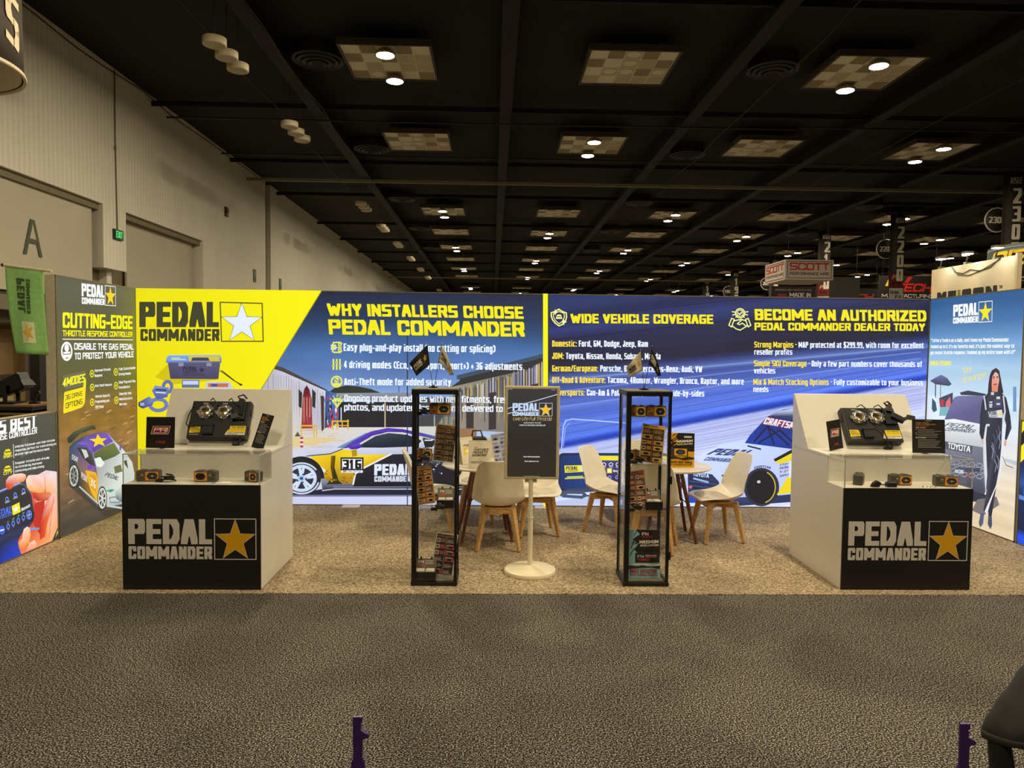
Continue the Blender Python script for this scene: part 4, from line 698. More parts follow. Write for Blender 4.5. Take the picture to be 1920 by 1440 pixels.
# ---- right wing
RW = (RX, BY, 0); T = tracer(RW, -PI/2); A = Art(T, (WD, BH))
zb = lambda x, y: T(1730+x/3.8919, 660+y/3.8919); zt = lambda x, y: T(1720+x/8, 440+y/8); zq = lambda x, y: T(1740+x/12, 620+y/12)
def rsky(x, z):
    n = vnoise(x*.6, z*16); c = ramp([(0, (226, 204, 166)), (.25, (230, 210, 176)), (.6, (232, 218, 196)), (.95, (226, 232, 238)), (1.3, (206, 228, 244)), (1.7, (166, 200, 226)), (1.95, (112, 158, 206)), (2.2, (60, 110, 166)), (2.47, (28, 84, 140))], z)
    return tuple(v*(.95+.1*n) for v in c)
A.grid(0, 0, WD, BH, 14, 60, rsky)
A.mp = zt; A.logo(A.frame((535, 1345), (1118, 1312), (540, 1060)), W_, (252, 226, 20), lw=.035)
A.mp = zq
for i, (s, xe) in enumerate((('"I drive a Tundra as a daily, and I have my Pedal Commander', 1820), ("hooked up to it. It's my favorite mod, it's just the easiest way to", 1940), ('get instant throttle response. I hooked up my entire team with it!"', 1965))):
    y = 262+i*138; A.text(s, A.frame((70-i*8, y+8), (xe, y), (70-i*8, y-68)), (246, 250, 250), st=.2, sb=.17)
A.text('KANSAS SPEEDWAY', A.frame((55, 790), (522, 800), (55, 690)), (246, 236, 20), st=.22)
A.text('Toni', A.frame((750, 990), (960, 950), (760, 850)), (244, 222, 60), st=.12, sb=.1, shear=.25); A.text('Breidinger', A.frame((770, 1190), (1330, 1040), (780, 1070)), (244, 222, 60), st=.12, sb=.1, shear=.25)
A.mp = zb
A.poly([(54, 215), (95, 190), (135, 170), (180, 195), (212, 240), (190, 252), (95, 240)], [(70, 76, 96), (100, 104, 150), (110, 114, 170), (90, 96, 140), (60, 66, 84), (60, 66, 80), (60, 66, 80)])
A.line([(94, 240), (92, 420)], .02, (64, 66, 76)); A.line([(131, 250), (130, 330)], .012, (90, 92, 100))
A.poly([(20, 330), (90, 325), (120, 420), (110, 500), (20, 500)], [(206, 220, 236), (226, 236, 244), (214, 226, 236), (226, 236, 242), (214, 224, 236)]); A.poly([(70, 340), (95, 370), (105, 430), (80, 445), (66, 420)], (44, 84, 96)); A.poly([(120, 340), (220, 300), (222, 420), (130, 440)], (62, 72, 74)); A.poly([(130, 350), (155, 350), (155, 400), (128, 400)], (190, 50, 60)); A.poly([(170, 370), (200, 330), (206, 400), (165, 410)], (226, 110, 120)); A.poly([(128, 405), (210, 405), (200, 470), (120, 470)], (120, 180, 190))
A.poly([(272, 300), (330, 285), (460, 310), (460, 325), (280, 318)], (56, 60, 70)); A.rect(660, 258, 684, 440, (110, 146, 190))
A.poly([(160, 495), (230, 335), (260, 325), (440, 322), (470, 400), (460, 540), (400, 530)], [(96, 92, 140), (110, 108, 156), (120, 118, 166), (110, 108, 150), (90, 88, 130), (80, 78, 120), (90, 88, 130)])
A.poly([(140, 500), (230, 492), (420, 530), (470, 560), (480, 900), (470, 1000), (440, 1060), (150, 960), (120, 640)], [(226, 230, 232), (236, 240, 240), (236, 238, 240), (222, 226, 232), (150, 156, 170), (80, 84, 96), (70, 74, 90), (60, 64, 80), (214, 220, 228)])
A.text('PEDAL', A.frame((150, 548), (360, 570), (190, 520)), (90, 104, 116), st=.22); A.text('COMMANDER', A.frame((160, 578), (370, 596), (180, 556)), (84, 96, 110), st=.2)
A.poly([(130, 650), (440, 700), (445, 1040), (150, 960)], [(130, 134, 150), (116, 120, 134), (64, 68, 84), (70, 74, 92)]); A.poly([(160, 655), (365, 690), (360, 748), (168, 712)], (80, 82, 92)); A.text('TOYOTA', A.frame((182, 706), (346, 738), (186, 664)), (248, 250, 250), st=.2, sb=.16)
for i in range(3):
    for j in range(5):
        x, y = 190+j*56+(i % 2)*26, 800+i*40+j*8; A.line([(x-22, y), (x-8, y-16), (x+16, y-12), (x+26, y+4), (x+10, y+18), (x-14, y+14)], .008, (170, 174, 186), True)
A.rect(238, 850, 420, 880, (60, 66, 90)); A.text('RACING', A.frame((236, 886), (300, 892), (238, 860)), (226, 230, 240), st=.24); A.rect(322, 896, 344, 910, (220, 60, 60)); A.poly([(150, 960), (446, 1040), (540, 1080), (540, 1110), (300, 1090), (150, 1010)], (44, 48, 64)); A.poly([(360, 1160), (440, 1200), (560, 1120), (540, 1060), (400, 1080)], (120, 112, 110))
A.poly([(480, 300), (486, 200), (505, 140), (535, 120), (560, 140), (572, 210), (590, 300), (560, 310), (520, 330)], [(60, 50, 50), (56, 46, 46), (50, 42, 44), (64, 54, 54), (50, 42, 42), (56, 46, 44), (64, 54, 54), (40, 40, 46), (44, 42, 48)])
A.poly([(505, 190), (530, 150), (552, 165), (560, 210), (552, 250), (530, 285), (505, 290), (498, 270)], [(226, 150, 130), (240, 190, 180), (236, 180, 170), (226, 150, 140), (230, 160, 140), (226, 160, 120), (216, 140, 90), (226, 150, 110)]); A.line([(522, 243), (540, 240)], .016, (190, 60, 80)); A.oval(520, 195, 6, 4, (60, 40, 40), 8); A.oval(546, 193, 5, 4, (60, 40, 40), 8); A.line([(536, 196), (540, 222)], .006, (206, 140, 120))
A.line([(514, 187), (526, 185)], .008, (70, 50, 44)); A.line([(541, 184), (552, 185)], .008, (70, 50, 44)); A.poly([(508, 262), (552, 250), (548, 300), (500, 300)], (222, 140, 96))
A.poly([(500, 150), (524, 128), (540, 126), (528, 146), (510, 176), (504, 230), (506, 310), (474, 320), (482, 230), (490, 180)], (46, 38, 40)); A.poly([(540, 126), (558, 145), (572, 200), (582, 280), (588, 306), (562, 306), (556, 250), (560, 200), (552, 160)], (48, 40, 42))
DK = (38, 38, 50)
A.poly([(470, 310), (500, 292), (540, 296), (580, 306), (612, 340), (640, 470), (650, 560), (612, 650), (600, 640), (610, 540), (585, 440), (580, 560), (575, 700), (560, 850), (520, 1100), (505, 1200), (480, 1200), (480, 1130), (455, 1180), (444, 1160), (470, 1000), (462, 850), (448, 640), (430, 640), (415, 600), (420, 470), (435, 360)],
       [DK, (60, 60, 70), (60, 60, 70), DK, (60, 62, 76), DK, (70, 74, 90), (30, 32, 44), DK, (50, 52, 66), DK, (70, 74, 92), (60, 64, 84), (44, 46, 62), DK, DK, DK, DK, DK, DK, (70, 72, 90), DK, DK, DK, DK, DK, DK])
A.poly([(585, 560), (590, 700), (570, 900), (500, 1090), (470, 1190), (452, 1170), (530, 1010), (560, 860), (575, 700)], (226, 228, 232)); A.poly([(460, 540), (472, 540), (462, 640), (472, 900), (460, 1040), (446, 800), (444, 640)], (214, 216, 222)); A.poly([(478, 440), (580, 425), (582, 485), (486, 482)], (214, 216, 222)); A.text('PEDAL', A.frame((484, 468), (544, 462), (484, 436)), (60, 62, 80), st=.24); A.text('COMMANDER', A.frame((486, 481), (546, 478), (486, 471)), (60, 62, 80)); A.star(A.frame((548, 482), (580, 480), (548, 440)), .5, .5, .5, (248, 214, 30))
A.line([(452, 345), (462, 420)], .02, (206, 210, 220)); A.line([(590, 330), (602, 440), (590, 520)], .02, (206, 210, 220)); A.rect(500, 298, 522, 318, (206, 206, 216)); A.rect(520, 350, 580, 410, (66, 70, 100))
for x, y, w_, h_ in ((488, 366, 22, 10), (486, 384, 24, 12), (540, 330, 26, 18), (540, 378, 26, 12), (488, 400, 20, 10), (464, 530, 26, 16)): A.rect(x, y, x+w_, y+h_, (214, 216, 224))
for i in range(12): x = 500+60*hsh(i, 3); y = 540+300*hsh(i, 4); A.line([(x, y), (x+14, y+40), (x+4, y+90)], .008, (150, 160, 180) if i % 2 else (96, 100, 120))
A.poly([(425, 1180), (450, 1180), (442, 1260), (420, 1285), (410, 1250)], (80, 90, 120)); A.poly([(480, 1200), (506, 1200), (508, 1270), (495, 1300), (476, 1260)], (70, 76, 100)); A.poly([(428, 640), (444, 640), (446, 680), (434, 670)], (226, 170, 140)); A.poly([(596, 650), (614, 650), (612, 690), (594, 690)], (226, 160, 130))
A.poly([(600, 780), (720, 810), (720, 850), (600, 800)], (190, 196, 206)); A.line([(586, 770), (610, 830), (660, 850)], .008, (90, 86, 86))
lightbox('backlit_side_panel', 'tall blue backlit panel with a woman in racing suit beside a white pickup', RW, -PI/2, WD, BH, A)
# ---- low box beyond the right wing
RL = (RX, BY-WD-.02, 0); T = tracer(RL, -PI/2); A = Art(T, (wl_, LH))
A.grid(0, 0, wl_, LH, 12, 16, lambda x, z: ramp([(0, (20, 70, 220)), (.08, (26, 80, 226)), (.12, (10, 24, 60)), (.5, (16, 40, 84)), (.62, (40, 90, 170)), (.7, (20, 44, 90)), (1.2, (16, 26, 46))], z))
A.mp = lambda x, z: (x, z)
A.poly([(0, 1.19), (.5, 1.19), (.0, .78)], (16, 20, 26)); A.poly([(.0, 1.19), (.1, 1.19), (0, 1.06)], (240, 230, 10)); A.poly([(0, .78), (0, .94), (.28, 1.19), (.46, 1.19)], (240, 230, 10))
for x, z, r in ((.16, .78, .1), (.16, .52, .1), (.55, .7, .13), (1.0, .72, .13)): A.oval(x, z, r, r, (24, 80, 160)); A.oval(x, z, r*.6, r*.6, (60, 150, 226))
A.line([(0, .46), (wl_, .36)], .04, (90, 130, 220))
lightbox('low_backlit_panel', 'low dark blue backlit panel with yellow stripe at the corner', RL, -PI/2, wl_, LH, A)
# ---------------------------------------------------------------- display counters
def counter(x0, yf, wd, back, label):
    t = thing('display_counter', label, 'counter', (x0, yf, .006))
    ledge, face, crest = .28, .62+(back-.89)*.35, back-.02
    prof = [(.012, 0), (.012, .79), (ledge, .79), (ledge, 1.008), (face, 1.008), (crest, 1.458), (back, 1.458), (back, 0)]
    MB().prism(prof, 0, wd, 'x').build('body', WHITE, t, bevel=.003)
    p = MB().box(0, -.004, 0, wd, .012, .79).build('front_panel', mat('front_panel_black', (18, 15, 13), .5, var=.05), t)
    a = Art(); a.logo(((wd*.043, .232), (wd*.925, 0), (0, .305)), (214, 206, 192), (222, 164, 20), outline=(214, 206, 192), lw=.022); a.build('logo_print', PAPER, p, (0, -.0045, 0))
    for q in (wd, -.0012): MB().box(q, .02, .985, q+.0012, back-.02, .987).build('seam', mat('seam_grey', (150, 140, 118), .6), t)
    v = thing('display_cover', 'clear acrylic cover over the product shelf of the counter ' + ('beside the yellow wall' if x0 < 0 else 'beside the white pickup panel'), 'display case', (x0, yf, .006), group='acrylic counter covers')
    b = MB(); g = .006; z0, z1 = .792, 1.012
    b.box(.004, .004, z1, wd-.004, ledge-.004, z1+g); b.box(.004, .004, z0, wd-.004, .004+g, z1)
    b.box(.004, .004+g, z0, .004+g, ledge-.004, z1); b.box(wd-.004-g, .004+g, z0, wd-.004, ledge-.004, z1)
    b.build('acrylic_panes', ACRYL, v)
    e = MB()
    for x in (.007, wd-.007):
        e.box(x-.003, .003, z0, x+.003, .009, z1); e.box(x-.003, .009, z1, x+.003, ledge-.006, z1+.0065)
    e.box(.004, .003, z1, wd-.004, .008, z1+.0068); e.build('polished_edge', mat('acrylic_edge', (206, 205, 190), .15), v)
    return (x0, yf, face, crest)
CL = counter(-2.742, 5.437, 1.018, .88, 'white display counter with black logo front beside the yellow wall')
CR = counter(2.705, 5.472, 1.008, .99, 'white display counter with black logo front beside the white pickup panel')
def board(c, x, up):       # a point on the counter's slanted back board, and the board's tilt
    x0, yf, fa, cr = c; a = atan2(.45, cr-fa); return V((x0+x, yf+fa+up*cos(a), 1.014+up*sin(a))), a
SILV = mat('cast_aluminium', (190, 186, 176), .28, .9, var=.15, scale=40); BRASS = mat('throttle_plate', (206, 180, 130), .25, .9); CABLE = mat('cable_black', (14, 14, 15), .45); LABY = (240, 206, 40)
def tester(c, x, up, wd, label, mirror):
    p, a = board(c, x, up); t = thing('throttle_tester', label, 'test box', p, (a, 0, 0)); h, d = .335, .075
    MB().box(0, 0, .002, wd, h, d).build('case', mat('case_black', (17, 15, 14), .45), t, bevel=.008)
    for q0, q1, r0 in ((wd-.002, wd+.006, .05), (wd-.002, wd+.006, h-.12), (-.006, .002, h-.12)): MB().box(q0, r0, .02, q1, r0+.06, .05).build('latch', BLACK, t, bevel=.003)
    for i, cx in enumerate((.125, .275)):
        cy = .225; b = MB()
        b.lathe([(.034, 0), (.056, 0), (.058, .01), (.05, .014), (.048, .035), (.038, .04), (.034, .03), (.034, 0)], 28, (cx, cy, d))
        for k in range(6): q = 2*PI*k/6+.3; b.lathe([(0, .03), (.009, .03), (.011, .024), (.011, 0)], 10, (cx+.052*cos(q), cy+.05*sin(q), d))
        b.box(cx+.03, cy-.03, d, cx+.068, cy+.04, d+.03).box(cx-.07, cy-.012, d, cx-.045, cy+.016, d+.024).tube([(cx-.05, cy+.03, d+.02), (cx, cy+.062, d+.022), (cx+.05, cy+.045, d+.02)], .008, 8)
        o = b.build('throttle_body', SILV, t, bevel=.002)
        MB().lathe([(0, .008), (.034, .002)], 24, (cx, cy, d+.004)).build('throttle_plate', BRASS, o)
        MB().tube([(cx+.05, cy-.01, d+.04), (cx+.085, cy+.02, d+.05), (cx+.09, cy+.07, d+.03), (cx+.05, h+.012, d+.03), (cx+.02, h+.005, d)], .005, 6).build('wire', CABLE, t)
    def sticker(nm, g): g.build(nm, PAPER, t, (0, 0, d+.0006), (-PI/2, 0, 0))
    g = Art(); g.text('SPORT+', ((.09, .305), (.05, 0), (0, .011)), (206, 200, 186)); sticker('printed_word', g)
    g = Art(); g.text('STOCK', ((.25, .305), (.045, 0), (0, .011)), (206, 200, 186)); sticker('printed_word', g)
    g = Art(); g.poly([(.018, .045), (.105, .052), (.105, .10), (.096, .112), (.022, .112)], LABY)
    for i in range(4): g.text(('DISABLE THE', 'GAS PEDAL TO', 'PROTECT YOUR', 'VEHICLE')[i], ((.028, .096-i*.013), (.055+.006*i, 0), (0, .009)), (50, 44, 30))
    sticker('yellow_sticker', g)
    g = Art(); g.text('www pedal controller', ((.02, .03), (.08, 0), (0, .007)), (200, 196, 186)); sticker('printed_word', g)
    g = Art(); x0 = wd-.175; g.poly([(x0+.03, .055), (wd-.01, .055), (wd-.012, .11), (x0+.035, .11)], LABY); g.poly([(x0, .03), (wd-.012, .03), (wd-.01, .057), (x0+.01, .057)], (226, 220, 205)); g.poly([(x0+.012, .055), (wd-.01, .055), (wd-.01, .075), (x0+.018, .075)], (236, 200, 30))
    g.text('TEST CENTER', ((x0+.045, .092), (.105, 0), (0, .013)), (30, 28, 24), st=.2); g.text('L I V E  D E M O', ((x0+.04, .077), (.11, 0), (0, .008)), (40, 36, 28)); g.text('THROTTLE RESPONSE', ((x0+.02, .045), (.135, 0), (0, .008)), (40, 36, 28)); g.text('CONTROLLER', ((x0+.02, .034), (.08, 0), (0, .007)), (40, 36, 28)); sticker('yellow_sticker', g)
    MB().box(.13, .03, d, .215, .11, d+.03).box(.128, .1, d, .217, .118, d+.036).box(.15, .035, d+.03, .2, .09, d+.034).build('control_unit', PLASTIC, t, bevel=.005)
    s = MB().box(wd-.12, .16, d, wd-.03, h-.02, d+.03).bar((wd-.075, h-.06, d+.03), (wd-.06, h+.002, d+.045), .05, .035).tube([(wd-.07, h-.02, d+.04), (wd-.1, h+.02, d+.05), (wd-.06, h+.04, d+.04), (wd-.03, h+.01, d+.03)], .008)
    if mirror: s.bar((wd-.06, .24, d+.03), (wd+.03, .18, d+.04), .05, .04).bar((wd+.02, .19, d+.04), (wd+.08, .215, d+.05), .028, .022).bar((wd+.06, .215, d+.05), (wd+.125, .2, d+.055), .045, .04, h0=.014, h1=.012)
    else: s.bar((wd-.06, .2, d+.03), (wd-.135, .175, d+.04), .05, .045, h0=.016, h1=.014).bar((wd-.06, .3, d+.03), (wd-.06, .19, d+.045), .04, .03)
    s.build('gas_pedal', PLASTIC, t, bevel=.003)
    P = [(.02, h-.05, d+.01), (-.025, .22, d*.6), (-.03, .13, d*.7), (.012, .1, d+.008), (.06, .105, d+.012), (.13, .1, d+.02)] if not mirror else [(.2, .11, d+.02), (.25, .14, d+.02), (.3, .09, d+.03), (.31, .02, d+.03), (.33, -.04, .05), (.36, -.05, .03)]
    MB().tube(P, .005, 6).build('wire', CABLE, t)
    q = (wd-.04, .02, d) if not mirror else (wd-.1, 0, d)
    MB().tube([q, (q[0]-.015, q[1]-.05, d*.7), (q[0]-.06, q[1]-.045, d*.5), (q[0]-.03, q[1]-.02, d*.6)], .01, 7).bar((q[0]-.07, q[1]-.05, d*.5), (q[0]-.02, q[1]-.05, d*.5), .03).build('plug', CABLE, t)
    return t
tester(CL, .235, .03, .485, 'black throttle test box leaning on the counter board beside the yellow wall', False)
tester(CR, .34, .03, .47, 'black throttle test box with a pedal sticking out, on the counter near the white pickup', True)
def card(name, label, cat, loc, rot, wd, ht, art, thick=.006, foot=0, group=None, fin=None):
    """a printed board standing or leaning at loc, facing local -y"""
    o = MB().box(0, .0004, 0, wd, thick, ht).build(name, fin or mat(name+'_edge', (24, 23, 22), .5), loc=loc, rot=rot); tag(o, label, cat, group)
    if foot: MB().prism([(thick, 0), (foot, 0), (foot*.9, .01), (thick+.002, ht*.6), (thick, ht*.6)], wd/2-.02, wd/2+.02, 'x').build('easel_foot', BLACK, o)
    art.build('printed_face', PAPER, o); return o
def pri(wd, ht):
    a = Art(); a.rect(0, 0, wd, ht, (28, 25, 21)); k = wd/.22; q = lambda x, z: (x*k, z*ht/.26)
    a.mp = q; a.poly([(.035, .115), (.172, .115), (.19, .185), (.052, .185)], (214, 196, 180)); a.poly([(.04, .118), (.169, .118), (.185, .182), (.056, .182)], (150, 30, 26)); a.text('PRI', ((.058*k, .136*ht/.26), (.105*k, 0), (0, .034*ht/.26)), (240, 232, 220), st=.2, shear=.25); a.text('POWERED BY RACERS', ((.05*k, .122*ht/.26), (.11*k, 0), (0, .008*ht/.26)), (230, 220, 206))
    a.text('PRI', ((.078*k, .036*ht/.26), (.065*k, 0), (0, .022*ht/.26)), (176, 40, 34), st=.2, shear=.25); return a
def leaflet(wd, ht):
    a = Art(); a.rect(0, 0, wd, ht, (36, 35, 32)); a.rect(wd*.4, ht*.95, wd*.6, ht*.97, (150, 144, 130))
    for i in range(3): a.text(('TEST YOUR', 'THROTTLE RESPONSE', 'CONTROLLER')[i], ((wd*.1, ht*(.88-.045*i)), (wd*(.4+.22*(i == 1)), 0), (0, ht*.03)), (206, 150, 40) if i < 2 else (196, 90, 40))
    for j, z in enumerate((.74, .44)):
        a.text(('HOW TO USE', 'WHAT IT IS SHOWING')[j], ((wd*.1, ht*z), (wd*.3, 0), (0, ht*.03)), (214, 206, 190))
        for i in range(6):
            if i % 3 != 1 and j == 0: a.rect(wd*.1, ht*(z-.05-.045*i), wd*.13, ht*(z-.03-.045*i), (200, 170, 110))
            a.rect(wd*.16, ht*(z-.05-.045*i), wd*(.66+.25*hsh(i, j)), ht*(z-.036-.045*i), (150, 144, 132))
    return a
LG, FG = 1.0205, .006
card('show_card', 'black show card with red emblem on the ledge in front of the yellow wall', 'card', (-2.765+.03, 5.80, LG), (-.08, 0, .0), .222, .245, pri(.222, .245), foot=.07)
card('instruction_leaflet', 'narrow dark leaflet leaning sideways on the counter board next to the yellow wall', 'leaflet', (-1.935, 5.88, LG+.003), (-.3, .19, -.25), .105, .285, leaflet(.105, .285))
card('show_card', 'narrow turned black show card with red emblem on the counter near the white pickup', 'card', (2.80, 5.92, LG), (-.1, -.1, .45), .16, .245, pri(.16, .245))
card('instruction_leaflet', 'square dark instruction sheet on the counter edge in front of the white pickup', 'leaflet', (3.44, 5.83, LG+.002), (-.1, .0, -.06), .262, .275, leaflet(.262, .275), foot=.07)
# ---- small boxed products, cables and picks
GREYP = mat('pack_grey', (78, 74, 66), .4); ORNP = (226, 150, 50)
def product_box(label, loc, rz, group, lit=False, wd=.17, ht=.082, dp=.07, flip=False, tilt=0):
    t = thing('product_box', label, 'box', loc, (0, 0, rz), group)
    MB().box(0, 0, 0, wd, dp, ht).build('carton', GREYP if not lit else mat('pack_brown_lit', (130, 92, 44), .4), t, bevel=.01, seg=3)  # lit: light inside the towers put into brighter carton and print colours
    a = Art(); u = (lambda x: wd-x) if flip else (lambda x: x); c = ORNP if not lit else (255, 196, 70)
    a.mp = lambda x, z: (u(x), z)
    a.poly([(wd*.4, .008), (wd-.01, .008), (wd-.006, .014), (wd-.006, ht-.014), (wd-.01, ht-.008), (wd*.4, ht-.008)], c)
    a.poly([(.008, .012), (wd*.37, .012), (wd*.37, ht-.012), (.008, ht-.012)], (96, 88, 74) if not lit else (190, 120, 40)); a.rect(.014, ht*.55, wd*.33, ht*.72, (60, 58, 54) if not lit else (120, 76, 24)); a.rect(.014, ht*.2, wd*.33, ht*.4, (70, 66, 60) if not lit else (110, 70, 24)); a.rect(wd*.2, ht*.58, wd*.32, ht*.7, (196, 150, 60))
    cx, cz, rx, rz_ = wd*.69, ht*.5, wd*.22, ht*.31
    P = lambda k: [(cx+rx*k*x, cz+rz_*k*z) for x, z in ((-1, -.3), (-.86, -.4), (-.7, -.85), (-.4, -1), (.4, -1), (.7, -.85), (.86, -.4), (1, -.3), (1, .3), (.86, .4), (.7, .85), (.4, 1), (-.4, 1), (-.7, .85), (-.86, .4), (-1, .3))]
    a.poly(P(1), (30, 29, 28)); a.poly(P(.78), (52, 56, 60) if not flip else (16, 15, 15))
    if not flip: a.oval(cx, cz, .006, .006, (220, 206, 120), 10); a.line([(cx-rx*.5, cz), (cx-rx*.2, cz)], .003, (120, 150, 170)); a.line([(cx+rx*.2, cz), (cx+rx*.5, cz)], .003, (120, 150, 170))
    a.mp = lambda x, z: (x, z)
    a.build('printed_front', PAPER, t, (0, -.0008, 0))
    MB().box(wd*.15, .008, ht-.002, wd*.4, dp-.008, ht+.005).box(wd*.6, .008, ht-.002, wd*.82, dp-.008, ht+.005).build('hinge_tab', GREYP, t, bevel=.003)
    return t
GB = 'boxed products under the acrylic covers'; SZ = .7975
product_box('grey and orange product box at the outer end of the shelf by the yellow wall', (-2.695, 5.55, SZ), .12, GB)
product_box('orange product box in the middle of the counter shelf by the yellow wall', (-2.265, 5.555, SZ), 0, GB, flip=True)
product_box('grey product box turned aside at the inner end of the shelf by the yellow wall', (-1.90, 5.60, SZ), -.45, GB, wd=.13, ht=.078)
product_box('grey product box turned edge-on at the inner end of the shelf near the white pickup', (2.90, 5.575, SZ), 1.0, GB, wd=.14)
product_box('orange product box in the middle of the counter shelf near the white pickup', (3.14, 5.59, SZ), 0, GB, flip=False, wd=.165)
product_box('grey and orange product box at the outer end of the shelf near the white pickup', (3.48, 5.57, SZ), -.12, GB)
def cable_coil(label, loc, r, group, name='cable_coil'):
    t = thing(name, label, 'cable', loc, (0, 0, 0), group)
    P = [(r*cos(k*.7)*(1-.02*k), .5*r*sin(k*.7)*(1-.015*k), .008+.0022*k) for k in range(22)]
    MB().tube(P, .006, 7).build('cord', CABLE, t)
    MB().box(-.02, -.02, .02, .05, .015, .042).box(-r-.02, -.02, 0, -r+.03, .012, .022).build('connector', PLASTIC, t, bevel=.003); return t
cable_coil('coiled black cable between two boxes on the shelf by the yellow wall', (-2.46, 5.555, SZ), .062, 'coiled cables under the acrylic covers')
t = thing('plug_adapter', 'black cable adapter with two plugs on the shelf near the white pickup', 'cable', (3.02, 5.53, SZ))
MB().box(.045, -.02, 0, .12, .025, .035).box(.055, -.012, .035, .11, .018, .04).build('module', PLASTIC, t, bevel=.004); MB().prism([(-.075, 0), (-.02, 0), (0, .03), (-.03, .05), (-.06, .03)], -.02, .02, 'y').build('plug', PLASTIC, t, bevel=.003); MB().tube([(-.01, 0, .02), (.015, .01, .014), (.05, 0, .018)], .005, 6).build('cord', CABLE, t)
for x0, y0, lb in ((-2.1, 5.50, 'loose silver pins and picks on the shelf by the yellow wall'), (3.34, 5.53, 'loose silver pins and picks on the shelf near the white pickup')):
    t = thing('pin_set', lb, 'tool set', (x0, y0, SZ), group='loose pins')
    for k in range(4): MB().tube([(.03*k, -.015, .003), (.03*k+.035, .03-.006*k, .003), (.03*k+.04, .034-.006*k, .003)], .0022, 5).build('pin', SILV if k else CABLE, t)
# ---------------------------------------------------------------- glass display towers
def tower(x0, y0, label, side):
    t = thing('display_tower', label, 'display case', (x0, y0, FG)); W, D, H = .348, .335, 1.512; p = .03
    b = MB()
    for x in (0, W-p*.72):
        for y in (0, D-p): b.box(x, y, .0, x+(p*1.25 if x == 0 and y == 0 else p*.72), y+p, H)
    b.build('post', BLACK, t, bevel=.002)
    MB().box(-.004, -.004, 0, W+.004, D+.004, .03).box(.03, .03, .03, W-.03, D-.03, .034, 1).build('base_plate', [BLACK, mat('base_grey', (120, 112, 96), .5)], t, bevel=.002)
    MB().box(-.004, -.004, H-.035, W+.004, .022, H+.0).box(-.004, D-.022, H-.035, W+.004, D+.004, H).box(-.004, .022, H-.035, .022, D-.022, H).box(W-.022, .022, H-.035, W+.004, D-.022, H).build('top_rail', BLACK, t, bevel=.002)
    MB().box(-.002, -.002, H-.004, W+.002, D+.002, H+.006).build('top_panel', mat('top_panel', (112, 106, 90), .6), t)
    MB().box(.036, .006, .034, W-.02, .011, H-.036).build('glass_door', GLASS, t); MB().box(.036, D-.014, .034, W-.02, D-.009, H-.036).box(.005, .03, .034, .010, D-.03, H-.036).box(W-.010, .03, .034, W-.005, D-.03, H-.036).build('glass_pane', GLASS, t)
    for z in (.572, .945, 1.31): MB().box(.013, .018, z-.008, W-.013, D-.018, z).build('glass_shelf', GLASS, t)
    for z in (.24, .83): MB().box(W-.006, -.008, z-.03, W+.012, .02, z+.03).build('hinge', BLACK, t, bevel=.002)
    return t
TX, TY = (-.609, 1.031), (5.535, 5.535)
tower(TX[0], TY[0], 'black framed glass display tower between the sign stand and the yellow wall counter', 0)
tower(TX[1], TY[1], 'black framed glass display tower holding a pale blue poster at the bottom', 1)
ZS = [FG+.0355, FG+.573, FG+.946, FG+1.311]
def flyer(wd, ht, st):
    a = Art(); bd, tp, hl, tx = {'dark': ((56, 44, 28), (150, 100, 36), (110, 84, 50), (150, 124, 80)), 'orange': ((120, 86, 50), (255, 196, 70), (240, 150, 60), (236, 214, 180)), 'red': ((44, 38, 34), (110, 90, 70), (150, 70, 70), (180, 166, 146)), 'mix': ((66, 50, 32), (255, 186, 60), (226, 156, 70), (216, 182, 124)), 'warm': ((120, 84, 62), (240, 100, 100), (236, 164, 120), (250, 214, 184)), 'white': ((206, 204, 214), (120, 130, 190), (130, 140, 190), (110, 120, 180))}[st]  # the dark palette carries the shade of a flyer seen against the light
    a.rect(0, 0, wd, ht, (206, 190, 156)); m = .008; a.rect(m, m, wd-m, ht-m, bd); a.rect(m, ht*.9, wd-m, ht-m, tp); a.rect(wd*.49, m, wd*.505, ht*.9, tx)
    a.text('THROTTLE CONTROLLER', ((wd*.08, ht*.93), (wd*.6, 0), (0, ht*.035)), bd)
    for c in range(2):
        for r in range(6):
            x, z = wd*(.06+.48*c), ht*(.77-.145*r); k = hsh(r*3+c, wd*100)
            if k > .62: a.rect(x, z, x+wd*.4, z+ht*.11, hl); a.oval(x+wd*.2, z+ht*.05, wd*.12, ht*.034, (46, 42, 40), 12); a.rect(x+wd*.02, z+ht*.085, x+wd*.3, z+ht*.105, tx)
            elif k > .34:
                a.text(('SPORT MODE', 'CITY DRIVE', 'ECO RANGE')[r % 3], ((x, z+ht*.085), (wd*.3, 0), (0, ht*.02)), hl)
                for i in range(4): a.rect(x, z+ht*(.065-.02*i), x+wd*(.25+.15*hsh(i, r)), z+ht*(.074-.02*i), tx)
            else: a.rect(x, z, x+wd*.17, z+ht*.1, tx); a.rect(x+wd*.2, z+ht*.01, x+wd*.39, z+ht*.1, hl); a.rect(x+wd*.03, z+ht*.03, x+wd*.13, z+ht*.07, (60, 56, 54))
    return a
PAPE = mat('flyer_edge', (206, 192, 160), .6)
